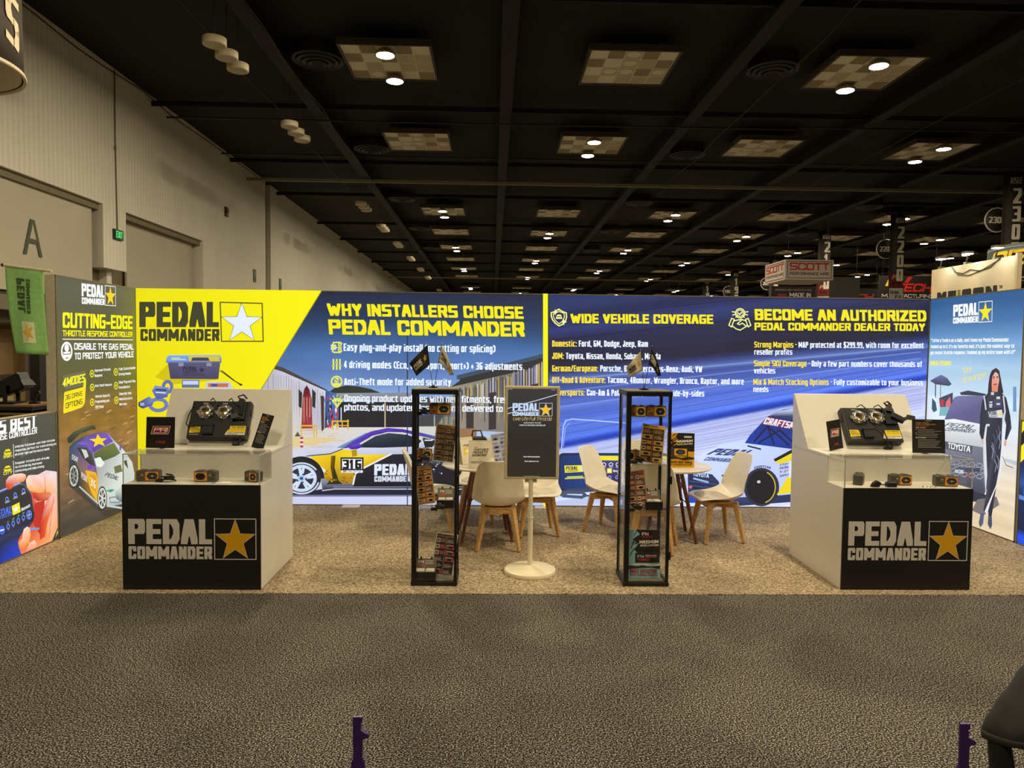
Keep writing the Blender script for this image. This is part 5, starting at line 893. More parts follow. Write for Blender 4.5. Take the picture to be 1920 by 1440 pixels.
# tower nearer the yellow wall
product_box('lit orange product box on the top shelf of the tower nearest the yellow wall counter', (-.49, 5.66, ZS[3]), -.03, 'boxed products in the glass towers', True, .165, .085)
cable_coil('black cable lying beside the orange box on the top tower shelf', (-.535, 5.63, ZS[3]), .038, 'cables in the glass towers')
card('flyer', 'dark brown flyer leaning on the second shelf of the tower nearest the yellow wall', 'flyer', (-.462, 5.66, ZS[2]+.004), (-.16, .09, 0), .165, .292, flyer(.165, .292, 'dark'), .003, fin=PAPE)
product_box('dark product box behind the brown flyer in the tower nearest the yellow wall', (-.592, 5.72, ZS[2]), .02, 'boxed products in the glass towers', True, .12, .085)
cable_coil('black cable with a gold module beside the brown flyer', (-.53, 5.63, ZS[2]), .038, 'cables in the glass towers')
card('flyer', 'bright orange flyer leaning left in the tower nearest the yellow wall', 'flyer', (-.568, 5.66, ZS[1]+.026), (-.15, -.14, 0), .135, .30, flyer(.135, .30, 'orange'), .003, fin=PAPE)
def tuned_box(label, loc, group, wd=.14, op=1.9):
    t = thing('open_case', label, 'box', loc, (0, 0, 0), group); ht = .066; dp = .1
    MB().box(0, 0, 0, wd, dp, .006).box(0, 0, .006, wd, .006, ht).box(0, dp-.006, .006, wd, dp, ht).box(0, .006, .006, .006, dp-.006, ht).box(wd-.006, .006, .006, wd, dp-.006, ht).build('tray', BLACK, t, bevel=.002)
    MB().box(.01, .01, .04, wd*.48, dp-.01, ht+.006).box(wd*.52, .01, .04, wd-.01, dp-.01, ht+.006).build('contents', mat('packet_pale', (206, 196, 172), .6), t, bevel=.004)
    l = MB().box(0, 0, 0, wd, .008, .078).build('lid', mat('case_lid', (112, 100, 80), .4), t, (0, dp-.004, ht), (-.35, 0, 0), bevel=.004)
    a = Art(); a.text('FN', ((wd*.14, .042), (wd*.26, 0), (0, .02)), (236, 228, 214), st=.24); a.text('TUNED', ((wd*.14, .02), (wd*.4, 0), (0, .015)), (226, 90, 80), st=.22)
    for i in range(3): a.rect(wd*.46, .058-.012*i, wd*.85, .064-.012*i, (206, 196, 180))
    a.build('lid_print', PAPER, l, (0, -.001, 0)); MB().box(wd*.22, -.002, .07, wd*.3, .012, .09).box(wd*.72, -.002, .07, wd*.8, .012, .09).build('lid_catch', BLACK, l); return t
t = tuned_box('open black product case beside the orange flyer', (-.428, 5.66, ZS[1]), 'open cases in the glass towers', .135)
cable_coil('pale connectors and cable in front of the open case beside the orange flyer', (-.41, 5.60, ZS[1]), .036, 'cables in the glass towers')
card('flyer', 'dark flyer with red headings leaning right at the bottom of the tower', 'flyer', (-.475, 5.70, ZS[0]+.006), (-.18, .13, 0), .175, .33, flyer(.175, .33, 'red'), .003, fin=PAPE)
tuned_box('open black case with raised lid at the bottom of the tower nearest the yellow wall', (-.59, 5.553, ZS[0]), 'open cases in the glass towers', .165)
# tower nearer the white pickup
product_box('smaller orange product box on the top shelf of the tower with the blue poster', (1.072, 5.63, ZS[3]), -.15, 'boxed products in the glass towers', True, .125, .085)
product_box('larger orange product box on the top shelf of the tower with the blue poster', (1.205, 5.64, ZS[3]), -.08, 'boxed products in the glass towers', True, .155, .085)
card('flyer', 'brown and orange flyer leaning right in the tower with the blue poster', 'flyer', (1.158, 5.67, ZS[2]+.006), (-.16, .12, 0), .185, .305, flyer(.185, .305, 'mix'), .003, fin=PAPE)
product_box('dark product box half behind the brown and orange flyer', (1.068, 5.74, ZS[2]), .0, 'boxed products in the glass towers', True, .12, .085, flip=True)
cable_coil('black cable with a gold module below the brown and orange flyer', (1.14, 5.62, ZS[2]), .036, 'cables in the glass towers')
card('flyer', 'warm flyer with a red heading leaning left in the tower with the blue poster', 'flyer', (1.078, 5.68, ZS[1]+.006), (-.14, -.1, 0), .165, .29, flyer(.165, .29, 'warm'), .003, fin=PAPE)
tuned_box('open black case on the third shelf of the tower with the blue poster', (1.215, 5.64, ZS[1]), 'open cases in the glass towers', .135)
cable_coil('pale module and cable on the third shelf of the tower with the blue poster', (1.13, 5.61, ZS[1]), .04, 'cables in the glass towers')
a = Art(); wd, ht = .268, .375; a.rect(0, 0, wd, ht, (140, 186, 186)); a.poly([(.075, .375), (wd, .375), (wd, .17), (.12, .17), (.06, .22), (.1, .27), (.05, .3), (.11, .34)], (40, 30, 27))
for i in range(12): x = .03+.09*hsh(i); z = .17+.17*hsh(i, 2); a.line([(x, z), (x+.03, z+.05)], .006, (40, 30, 27))
a.text('FN', ((.125, .33), (.052, 0), (0, .024)), (236, 232, 222), st=.24); a.text('TUNED', ((.125, .312), (.085, 0), (0, .015)), (206, 40, 60), st=.22); a.text('MAXIMUM', ((.105, .266), (.15, .004), (0, .026)), (240, 232, 206), st=.24); a.text('ACCELERATION', ((.11, .244), (.146, .004), (0, .015)), (236, 226, 200), st=.22)
a.poly([(.07, .118), (.262, .118), (.262, .195), (.07, .195)], (58, 52, 48)); a.poly([(.076, .124), (.256, .124), (.256, .189), (.076, .189)], (34, 29, 27)); a.text('FN', ((.088, .156), (.05, 0), (0, .022)), (150, 196, 196), st=.24); a.text('TUNED', ((.088, .134), (.09, 0), (0, .017)), (206, 40, 60), st=.22); a.rect(.15, .172, .24, .178, (214, 200, 190)); a.rect(.15, .16, .24, .166, (206, 120, 120))
a.poly([(0, .1), (wd, .09), (wd, .105), (.1, .112)], (206, 216, 206)); a.poly([(.0, .062), (.02, .1), (.09, .09), (.12, .1), (.2, .088), (wd, .098), (wd, .07), (.2, .082), (.12, .078), (.04, .07)], (52, 44, 38)); a.text('MOST EFFECTIVE', ((.03, .036), (.215, 0), (0, .03)), (170, 40, 70), st=.2); a.text('THROTTLE RESPONSE CONTROLLER', ((.03, .016), (.215, 0), (0, .014)), (170, 50, 76), st=.18)
card('poster', 'pale blue poster reading MAXIMUM ACCELERATION at the bottom of the glass tower', 'poster', (1.07, 5.63, ZS[0]+.002), (-.12, 0, 0), wd, ht, a, .004, fin=PAPE)
# ---- desk flags on the towers
def flag(label, base, tip, attach, cloth, dark, group):
    """a stick leaning out of the holder with a hanging printed pennant: cloth = far edge offsets at the top and bottom, with a sag"""
    t = thing('desk_flag', label, 'flag', base, (0, 0, 0), group); B = V(base); tp = V(tip)-B
    MB().tube([(0, 0, 0), tp*.5, tp], .0022, 6).lathe([(0, .006), (.004, .002), (.004, -.003), (0, -.005)], 8, tp, 1).build('stick', [CABLE, SILV], t)
    o1, o2, sag = cloth; d = tp.normalized(); top, bot = tp-d*.01, tp-d*attach
    def fn(u, v):
        a = top.lerp(bot, v); e = (top+V(o1)).lerp(bot+V(o2), v); p = a.lerp(e, u); p.z += -sag*u*(1-u)*(2 if v < .5 else 1.2); p.y += .012*sin(u*7+v*2)*u; return p
    b = MB().grid(fn, 14, 8); c = b.build('cloth', mat('flag_black', (22, 20, 18), .8) if dark else mat('flag_cream', (206, 192, 154), .8), t, solid=.0012)
    g = MB(); W = 14
    def quad(u0, v0, u1, v1, m):
        for k in range(5):
            a, b2 = u0+(u1-u0)*k/5, u0+(u1-u0)*(k+1)/5; g._add([fn(a, v0)+V((0, -.0016, 0)), fn(b2, v0)+V((0, -.0016, 0)), fn(b2, v1)+V((0, -.0016, 0)), fn(a, v1)+V((0, -.0016, 0))], [(0, 1, 2, 3)], m)
    flip = tip[0]+o1[0] < tip[0]
    for txt, v0, v1, u0, u1 in (('PEDAL', .32, .56, .1, .58), ('COMMANDER', .6, .7, .1, .58)):
        n = len(txt)
        fr = Art(); fr.text(txt, ((0, 0), (1, 0), (0, .3)), (0, 0, 0), st=.24, sb=.2)
        for f in fr.f:
            P = []
            for i in f: x, _, z = fr.v[i]; u = u0+(u1-u0)*x; u = 1-u if flip else u; v = v1-(v1-v0)*(z/.3); P.append(fn(u, v)+V((0, -.0018, 0)))
            g._add(P, [tuple(range(len(P)))], 0)
    P = []
    for i in range(10):
        q = (.17 if i % 2 == 0 else .07); an = PI/2+PI*i/5; u = .78+q*cos(an)*.8; u = 1-u if flip else u; P.append(fn(u, .5-q*sin(an)*1.2)+V((0, -.0019, 0)))
    g._add(P, [tuple(range(10))], 1)
    g.build('flag_print', [mat('print_cream', (206, 196, 164), .8) if dark else mat('print_black', (24, 22, 20), .8), mat('print_gold', (206, 150, 40), .7)], c); return t
def flag_stand(x, y, z, label):
    t = thing('flag_holder', label, 'stand', (x, y, z)); MB().lathe([(0, 0), (.014, 0), (.016, .012), (.009, .022), (0, .024)], 14).build('hub', BLACK, t)
    for k in range(4): an = PI/4+PI/2*k; MB().bar((.01*cos(an), .01*sin(an), .006), (.044*cos(an), .044*sin(an), .005), .014, .012, h0=.01, h1=.008).build('foot', BLACK, t, bevel=.002)
zt = FG+1.5185
flag_stand(-.46, 5.68, zt, 'black cross-shaped flag holder on the tower nearest the yellow wall'); flag_stand(1.192, 5.68, zt, 'black cross-shaped flag holder on the tower with the blue poster')
FGR = 'desk flags on the glass towers'
flag('black desk flag hanging down to the side on the tower nearest the yellow wall', (-.466, 5.66, zt+.02), (-.508, 5.64, zt+.345), .165, ((-.135, -.02, -.145), (-.1, -.02, -.09), .0), True, FGR)
flag('cream desk flag with folded end on the tower nearest the yellow wall', (-.452, 5.70, zt+.02), (-.398, 5.7, zt+.345), .15, ((.095, .03, -.235), (.085, .03, -.1), -.05), False, FGR)
flag('cream desk flag hanging down to the side on the tower with the blue poster', (1.186, 5.66, zt+.02), (1.150, 5.64, zt+.315), .165, ((-.115, -.02, -.13), (-.105, -.02, -.055), .0), False, FGR)
flag('black desk flag with folded end on the tower with the blue poster', (1.2, 5.70, zt+.02), (1.252, 5.7, zt+.345), .15, ((.085, .03, -.225), (.08, .03, -.09), -.05), True, FGR)
# ---------------------------------------------------------------- sign stand
t = thing('sign_stand', 'cream floor stand with a black digital sign in the middle of the booth', 'sign', (.322, 5.89, FG))
CR2 = mat('stand_cream', (240, 226, 190), .35, var=.02)
MB().lathe([(0, 0), (.212, 0), (.214, .012), (.21, .03), (.2, .036), (.19, .037), (.05, .06), (.02, .064), (0, .064)], 48).build('base', CR2, t, bevel=.002)
MB().tube([(0, 0, .06), (0, 0, .45)], .0205, 20).tube([(0, 0, .44), (0, 0, .80)], .0185, 20).lathe([(.021, .445), (.0222, .448), (.0222, .456), (.02, .46)], 20).build('pole', CR2, t)
MB().box(-.05, .005, .74, .05, .045, 1.1).build('mount', CR2, t, bevel=.006)
s = MB().box(-.22, -.026, .772, .226, .008, 1.53).build('screen_housing', mat('bezel_cream', (214, 198, 156), .35), t, bevel=.01, seg=3)
a = Art(); W2, H2 = .396, .716; a.grid(0, 0, W2, H2, 6, 10, lambda x, z: ramp([(0, (48, 40, 34)), (.3, (42, 37, 33)), (.716, (56, 56, 58))], z))
u = lambda x, y: ((x-90)/740*W2, (1385-y)/1315*H2); a.mp = u
a.line([(92, 365), (240, 318), (500, 250), (830, 152)], .006, (206, 222, 240)); a.line([(92, 442), (160, 425), (260, 380)], .006, (206, 222, 240)); a.logo(a.frame((160, 476), (760, 474), (160, 284)), (200, 220, 248), (250, 196, 30), outline=(230, 236, 240), lw=.03)
a.text('Live Life Full Throttle', a.frame((170, 542), (752, 542), (170, 490)), (240, 196, 120), st=.09, sb=.075, shear=.2); a.text("WORLD'S BEST SELLING", a.frame((330, 585), (590, 585), (330, 570)), (236, 236, 236)); a.text('THROTTLE RESPONSE CONTROLLER', a.frame((264, 622), (660, 622), (264, 604)), (236, 236, 236)); a.text('Check Vehicle Compatibility', a.frame((334, 1092), (582, 1092), (334, 1075)), (240, 240, 240)); a.text('Dealer Application Form', a.frame((352, 1160), (566, 1160), (352, 1144)), (240, 240, 240)); a.rect(340, 1372, 580, 1382, (130, 126, 120)); a.text('9:41 AM', a.frame((98, 84), (152, 84), (98, 74)), (200, 200, 200)); a.text('100', a.frame((736, 90), (800, 90), (736, 80)), (200, 200, 200))
a.build('screen', SCREEN, s, (-.195, -.0265, .793))
# ---------------------------------------------------------------- tables and shell chairs
def table(label, loc, rz):
    t = thing('round_table', label, 'table', loc, (0, 0, rz)); R = .42; H = .71
    MB().lathe([(0, H-.022), (R-.02, H-.022), (R, H-.01), (R, H-.004), (R-.006, H), (0, H)], 56).build('tabletop', mat('tabletop_white', (226, 214, 190), .3, var=.02), t)
    MB().box(-.11, -.11, H-.036, .11, .11, H-.022).build('mount_plate', BLACK, t)
    for k in range(4):
        an = PI/4+PI/2*k; c, s_ = cos(an), sin(an); MB().tube([(.15*c, .15*s_, H-.03), (.34*c, .34*s_, 0)], .021, 10, r1=.015).build('leg', WALNUT, t)
    b = MB()
    for k in range(4):
        a0, a1 = PI/4+PI/2*k, PI/4+PI/2*(k+1); r = lambda z: .15+.19*(H-.03-z)/(H-.03)
        b.tube([(r(.62)*cos(a0), r(.62)*sin(a0), .62), (r(.36)*cos(a1), r(.36)*sin(a1), .36)], .004, 6); b.tube([(r(.62)*cos(a1), r(.62)*sin(a1), .62), (r(.36)*cos(a0), r(.36)*sin(a0), .36)], .004, 6); b.tube([(r(.36)*cos(a0), r(.36)*sin(a0), .36), (0, 0, .5)], .004, 6)
    b.build('wire_brace', DARK, t); return t
TLc, TRc = (-.06, 7.04), (1.72, 7.03)
table('white round table with walnut legs holding the product showcase sign', (*TLc, FG+.004), .1); table('white round table with walnut legs holding the black and yellow poster', (*TRc, FG+.004), -.05)
def chair(label, loc, rz):
    t = thing('shell_chair', label, 'chair', loc, (0, 0, rz), 'white shell chairs around the tables')
    pr = [(.235, .402, .165, 0), (.215, .417, .2, .004), (.13, .413, .232, .02), (.0, .398, .24, .04), (-.10, .398, .243, .062), (-.168, .424, .243, .078), (-.21, .49, .24, .07), (-.228, .59, .23, .055), (-.25, .68, .215, .042), (-.275, .765, .196, .03), (-.293, .815, .172, .022), (-.302, .838, .13, .012)]
    def fn(u, v):
        f = v*(len(pr)-1); i = min(int(f), len(pr)-2); k = f-i; y, z, hw, e = [pr[i][j]+(pr[i+1][j]-pr[i][j])*k for j in range(4)]
        q = 2*u-1; ed = e*abs(q)**2.6; a = max(0, min(1, (v-.42)/.16)); return (q*hw, y+ed*a*1.1, z+ed*(1-a)*1.2)
    MB().grid(fn, 14, 22).build('shell', CREAM, t, solid=.011, sub=1)
    def fc(u, v):
        r, an = 1, 0; x, y = (2*u-1), (2*v-1); k = sqrt(max(0, 1-min(1, max(abs(x), abs(y)))**4)); sx = x*sqrt(1-y*y/2.6); sy = y*sqrt(1-x*x/2.6); return (sx*.195, .045+sy*.165, .404+.026*k+.025*abs(sx)**2+.012*max(0, sy))
    MB().grid(fc, 12, 12).build('cushion', mat('cushion_pale', (206, 196, 176), .8), t)
    MB().bar((-.13, -.13, .352), (.13, .13, .352), .05, h0=.05).bar((-.13, .13, .352), (.13, -.13, .352), .05, h0=.05).box(-.13, -.13, .37, .13, .13, .388).bar((-.12, -.13, .35), (.12, -.13, .35), .03, h0=.055).bar((-.12, .13, .35), (.12, .13, .35), .03, h0=.055).build('seat_base', OAK, t, bevel=.006)
    for sx in (-1, 1):
        for sy in (-1, 1): MB().bar((sx*.125, sy*.125, .385), (sx*.19, sy*.19, 0), .052, .03).build('leg', OAK, t, bevel=.008)
    return t
ch = chair('white shell chair with its back to the aisle behind the sign stand', (.066, 6.66, FG+.004), .0)
CH = 'white shell chairs around the tables'
for x, y, r, lb in ((.45, 7.17, PI+.12, 'white shell chair half hidden by the digital sign pole'), (-.58, 7.15, -PI/2+.12, 'white shell chair seen through the tower by the parked race car print'), (-.12, 7.74, PI-.25, 'white shell chair behind the showcase table against the back wall'),
                 (1.196, 7.28, -PI/2-.6, 'white shell chair in profile between the sign stand and the blue poster tower'), (1.50, 6.60, -.35, 'white shell chair with its back to the tower holding the blue poster'), (2.196, 6.96, PI/2+.13, 'white shell chair in profile facing the table with the poster'), (1.60, 7.70, PI-.1, 'white shell chair behind the black and yellow poster near the back wall')):
    dup(ch, (x, y, FG+.004), (0, 0, r), lb)
# ---- on the tables
ZT = FG+.715
def tent(label, loc, rz, wd, ht, art, col, group='folded table signs', splay=.2):
    t = thing('tent_card', label, 'sign', loc, (0, 0, rz), group)
    dpt = ht*splay; m = mat('tent_card', col, .6)
    f = MB().box(0, 0, 0, wd, .004, ht).build('front_leaf', m, t, (0, -dpt, 0), (-math.asin(splay), 0, 0)); art.build('printed_face', PAPER, f, (0, -.0006, 0))
    MB().box(0, -.004, 0, wd, 0, ht).build('back_leaf', m, t, (0, dpt, 0), (math.asin(splay), 0, 0)); return t
a = Art(); wd, ht = .205, .265; a.rect(0, 0, wd, ht, (224, 214, 186)); a.text('PRI', ((.05, .192), (.03, 0), (0, .01)), (206, 70, 50), st=.22, shear=.2)
for i, s in enumerate(('FEATURED', 'PRODUCTS', 'SHOWCASE')): a.text(s, ((.046-.008*i, .165-.025*i), (.135, .003), (0, .021)), (40, 36, 40), st=.22, sb=.18, shear=.3)
a.rect(.095, .088, .108, .091, (80, 74, 60)); a.text('PARTICIPANT', ((.022, .048), (.16, .004), (0, .02)), (50, 46, 42), st=.13, sb=.11)
tent('white folded sign reading FEATURED PRODUCTS SHOWCASE on the round table', (-.215, 6.76, ZT), 0, wd, ht, a, (222, 212, 186))
a = Art(); a.rect(0, 0, .16, .26, (226, 216, 190)); a.rect(.03, .09, .13, .16, (226, 196, 60)); a.star(((.03, .09), (.1, 0), (0, .07)), .5, .5, .4, (240, 236, 220)); a.text('PEDAL', ((.035, .17), (.09, 0), (0, .02)), (50, 46, 42), st=.24)
tent('white folded sign with a yellow logo behind the showcase sign', (-.31, 6.98, ZT), .75, .15, .25, a, (222, 212, 186))
card('flyer', 'white and blue flyer leaning on the showcase table beside the digital sign', 'flyer', (.03, 7.02, ZT+.004), (-.15, -.18, -.1), .16, .28, flyer(.16, .28, 'white'), .003, fin=PAPE)
t = thing('carry_bag', 'black upright bag behind the folded signs on the showcase table', 'bag', (-.16, 7.2, ZT), (0, 0, .1)); MB().prism([(-.1, 0), (.12, 0), (.13, .16), (.1, .24), (-.06, .24), (-.11, .15)], -.06, .06, 'y').build('body', BLACK, t, bevel=.02, seg=3); MB().tube([(-.04, 0, .23), (-.03, 0, .3), (.05, 0, .3), (.07, 0, .23)], .008).build('handle', BLACK, t)
a = Art(); wd, ht = .262, .33; a.rect(0, 0, wd, ht, (222, 162, 24)); a.poly([(.1, .33), (wd, .33), (wd, .155), (.06, .155), (.02, .19), (.05, .24), (.03, .26), (.08, .29)], (36, 32, 28))
for i in range(16): x = .02+.08*hsh(i); z = .16+.15*hsh(i, 2); a.line([(x, z), (x+.03, z+.02)], .008, (36, 32, 28) if i % 3 else (206, 150, 20))
a.rect(.16, .285, .235, .302, (206, 206, 190)); a.star(((.215, .282), (.025, 0), (0, .022)), .5, .5, .5, (226, 180, 50)); a.text('MAXIMUM', ((.088, .235), (.155, .012), (0, .024)), (240, 232, 210), st=.24); a.text('ACCELERATION', ((.092, .212), (.15, .012), (0, .014)), (236, 226, 200), st=.22)
a.poly([(.0, .11), (.2, .11), (.2, .185), (.0, .185)], (60, 54, 44)); a.poly([(.068, .115), (.188, .115), (.188, .18), (.068, .18)], (222, 158, 60)); a.oval(.128, .147, .046, .026, (40, 38, 36), 16); a.oval(.128, .147, .03, .016, (70, 76, 80), 12); a.poly([(0, .1), (.06, .108), (.14, .09), (.2, .107), (wd, .095), (wd, .085), (.16, .07), (.1, .085), (.0, .075)], (46, 40, 32))
a.text("World's Best Selling", ((.02, .042), (.22, 0), (0, .022)), (50, 40, 24), st=.2); a.text('Throttle Response Controller', ((.02, .022), (.22, 0), (0, .013)), (60, 46, 24))
card('poster', 'black and yellow poster reading MAXIMUM ACCELERATION on the round table', 'poster', (1.675, 6.87, ZT+.002), (-.1, .02, .0), wd, ht, a, .012, foot=.1)
# ---------------------------------------------------------------- hanging signs and neighbouring booths
def hang(o, pts, z):
    MB().tube([(x, y, z0) for x, y, z0 in [pts[0]]]+[(pts[0][0], pts[0][1], z)], .006, 5).build('hanging_wire', DARK, o)
t = thing('ring_banner', 'dark round hanging banner with a big pale letter high beside the left wall', 'banner', (-7.15, 9.4, 5.3))
R0 = 1.1
MB().lathe([(R0*.985, .0), (R0*.98, .5), (R0*.97, 1.6), (R0*.97, 2.6)], 72).build('fabric', mat('banner_dark', (66, 58, 48), .8), t, solid=.01)
MB().lathe([(R0-.02, -.02), (R0+.01, -.03), (R0+.02, 0), (R0+.01, .03), (R0-.02, .02), (R0-.02, -.02)], 72).build('rim', mat('rim_pale', (222, 206, 170), .5), t)
MB().lathe([(R0*.962, .0), (R0*.957, .5), (R0*.947, 2.6)], 72).build('lining', mat('lining_pale', (240, 226, 200), .8), t)
a = Art(); a.text('S', ((0, 0), (.3, 0), (0, .62)), (240, 222, 186), st=.17, sb=.15, shear=0); g = MB()
for f in a.f:
    P = []
    for i in f: x, _, z = a.v[i]; an = RAD(-2)+x/R0; P.append(((R0*.99+.006)*cos(an), (R0*.99+.006)*sin(an), .33+z-x*.35))
    g._add(P, [tuple(range(len(P)))], 0)
def on_ring(pts, m):
    P = [((R0*.99+.006)*cos(RAD(q)), (R0*.99+.006)*sin(RAD(q)), z) for q, z in pts]; g._add(P, [tuple(range(len(P)))], m)
on_ring([(-30, .75), (-6, .86), (-30, 1.05)], 1); on_ring([(-30, 1.06), (-6, .9), (-14, 1.3), (-30, 1.4)], 2)
g.build('banner_print', [mat('letter_pale', (236, 218, 184), .7), mat('banner_blue', (70, 120, 206), .6), mat('banner_sky', (186, 214, 226), .6)], t)
for an in (0, 2.1, 4.2): MB().tube([(R0*.9*cos(an), R0*.9*sin(an), 2.6), (.3*cos(an), .3*sin(an), 3.55)], .006, 5).build('hanging_wire', DARK, t)
# green flag on a pole from the back of the side panel
t = thing('hanging_flag', 'green flag with wordmark and gold star hanging sideways by the tall olive panel', 'flag', (-4.10, 6.85, 2.50))
fl = -.385
MB().tube([(.035, 0, .0), (-.4, .0, .052)], .013, 10).lathe([(0, -.016), (.016, -.01), (.016, .01), (0, .016)], 10, (-.405, 0, .052), 1).build('pole', [mat('pole_cream', (226, 212, 176), .4), BLACK], t)
def gf(u, v): return (-.385+.345*u+.035*v*(1-u)*2*(v)+.02*v*u*v, .02*sin(u*6+v*2)*(.2+v), .045-.045*u-.80*v+.03*u*v)
GRN = mat('flag_green', (158, 214, 126), .85); c = MB().grid(gf, 16, 20).build('cloth', GRN, t, solid=.0015)
g = MB(); a = Art()
a.text('PEDAL', ((.0, .0), (.9, 0), (0, .36)), (0, 0, 0), st=.25, sb=.2); n1 = len(a.f); a.text('COMMANDER', ((.0, -.24), (.92, 0), (0, .17)), (0, 0, 0), st=.22, sb=.18)
for f in a.f:                           # the wordmark reads downwards, seen from behind
    P = []
    for i in f: x, _, z = a.v[i]; q = gf(.50-(z)*.62, .12+x*.44); P.append((q[0], q[1]-.003, q[2]))
    g._add(P, [tuple(range(len(P)))], 0)
def gp(u, v, m, k=.004):
    pass
g.grid(lambda u, v: (lambda p: (p[0], p[1]-.004, p[2]))(gf(.72-.36*u, .62+.25*v)), 8, 4, 1)
P = []
for i in range(10):
    r = 1 if i % 2 == 0 else .4; an = PI/2+PI*i/5+PI/2; q = gf(.54+.17*r*cos(an), .745-.115*r*sin(an)); P.append((q[0], q[1]-.0075, q[2]))
g._add(P, [tuple(range(10))], 2)
g.build('flag_print', [mat('print_grey_green', (74, 92, 56), .8), mat('print_pale', (240, 240, 190), .8), mat('print_gold_green', (236, 196, 70), .8)], c)
# what stands behind the low panel on the left
t = thing('support_column', 'dark square column with a grey edge behind the low panel', 'column', (-5.62, 8.86, 0)); MB().box(.085, 0, 0, .2, .2, 2.3).build('column', BLACK, t); MB().tube([(.042, .05, 0), (.042, .05, 2.3)], .042, 14).build('edge_tube', mat('grey_tube', (120, 112, 98), .5), t)
t = thing('equipment_case', 'black flight case with tan edges behind the low panel', 'case', (-6.4, 8.0, 0)); MB().box(0, 0, .05, 1.42, .5, 1.12).build('body', BLACK, t, bevel=.01); MB().box(-.01, -.01, 1.06, 1.43, .51, 1.085).box(-.01, -.01, 1.15, 1.43, .51, 1.17).build('edge_strip', mat('edge_tan', (150, 116, 70), .5), t); MB().box(0, 0, 1.085, 1.42, .5, 1.15).build('lid', BLACK, t)
for x in (.05, 1.3): MB().box(x, .05, 0, x+.07, .12, .05).build('caster', DARK, t)
t = thing('spotlight', 'black tilted spotlight lying on the flight case', 'lamp', (-5.32, 8.22, 1.17)); MB().bar((-.2, 0, .12), (.14, 0, .26), .16, .2, h0=.16, h1=.2).build('head', DARK, t, bevel=.02); MB().bar((.14, 0, .26), (.18, 0, .2), .2, .22, h0=.01, h1=.01).build('barn_door', DARK, t); MB().box(-.12, -.12, 0, .08, .12, .02).box(-.04, -.12, .02, 0, -.1, .2).box(-.04, .1, .02, 0, .12, .2).build('yoke', DARK, t)
t = thing('clamp', 'small black clamp standing on the flight case beside the spotlight', 'clamp', (-5.08, 8.2, 1.17)); MB().box(-.05, -.03, 0, .05, .03, .02).bar((0, 0, .02), (.02, 0, .1), .025).bar((-.0, 0, .1), (.06, 0, .13), .03).build('clamp_body', DARK, t, bevel=.004)
# aisle banners down the hall with their round number signs
def banner(num, x, y, zt_, label, sponsor, disc):
    t = thing('aisle_banner', label, 'banner', (x, y, 0), (0, 0, -.2), 'black aisle number banners'); W, z0, z1 = .66, 4.4, zt_
    def fn(u, v): return (-W/2+W*u, .03*sin(u*9), z0+(z1-z0)*v)
    c = MB().grid(fn, 16, 4).build('cloth', mat('aisle_cloth', (58, 52, 45), .8, var=.25, scale=3), t, solid=.01)
    a = Art(); a.rect(-W/2+.02, 5.02, W/2-.02, 5.72, (120, 34, 26)); a.text('PRI', ((-.2, 5.42), (.4, 0), (0, .2)), (206, 190, 176), st=.2, shear=.25); a.text('RACING', ((-.2, 5.14), (.4, 0), (0, .17)), (60, 24, 20), st=.2)
    a.rect(-W/2+.02, z0+.02, W/2-.02, 5.0, (196, 190, 180)); 
    if sponsor: a.text(sponsor[0], ((-.28, 4.72), (.4, 0), (0, .17)), (40, 38, 38), st=.2); a.text(sponsor[1], ((-.03, 4.47), (.3, 0), (0, .2)), (40, 38, 38), st=.2)
    a.build('sponsor_print', PAPER, t, (0, -.06, 0)); a = Art()
    q = zt_-8.85; a.text('AISLE', ((-.12, 8.35+q), (.4, 0), (0, .24)), (222, 212, 190), st=.18)
    for i, ch_ in enumerate(num): a.text(ch_, ((.0, 7.6+q-.68*i), (.29, 0), (0, .58)), (230, 220, 200), st=.2, sb=.16)
    a.build('banner_print', PAPER, t, (0, -.06, 0)); MB().tube([(-W/2-.03, 0, z1), (W/2+.03, 0, z1)], .025).tube([(-W/2, 0, z1), (-W/2, 0, 9.0)], .006).tube([(W/2, 0, z1), (W/2, 0, 9.0)], .006).build('top_pole', ALU, t)
    if disc:
        d = thing('aisle_disc', 'round black sign numbered %s hanging beside its aisle banner' % num, 'sign', (x-.42, y+.22, disc), group='round aisle number signs')
        MB().lathe([(0, -.02), (.46, -.02), (.46, .02), (0, .02)], 40, T=M4.Rotation(PI/2, 4, 'X')).build('disc', mat('disc_black', (34, 31, 27), .6), d)
        MB().lathe([(.44, -.03), (.475, -.03), (.475, .03), (.44, .03), (.44, -.03)], 40, T=M4.Rotation(PI/2, 4, 'X')).build('rim', mat('disc_rim', (206, 190, 176), .5), d)
        a = Art(); a.text(num, ((-.32, -.12), (.64, 0), (0, .24)), (232, 222, 204), st=.22, sb=.17); a.build('number_print', PAPER, d, (0, -.025, 0)); MB().tube([(0, 0, .46), (0, 0, 9.0-disc)], .006, 5).build('hanging_wire', DARK, d)
for num, x, y, zt_, sp, dz, lb in (('2300', 19.78, 27.6, 8.85, None, 7.02, 'nearest'), ('2200', 19.45, 34.9, 8.62, ('Techno', 'Fit'), 6.9, 'second nearest'), ('2100', 18.5, 40.6, 8.7, None, None, 'third nearest'), ('2000', 20.6, 53.3, 8.85, None, 6.9, 'fourth nearest'), ('1900', 20.0, 60.2, 8.6, None, 6.85, 'fifth nearest'), ('1800', 20.5, 70, 8.85, None, None, 'farthest')):
    banner(num, x, y, zt_, 'black hanging aisle banner numbered %s, %s of the line of banners' % (num, lb), sp, dz)
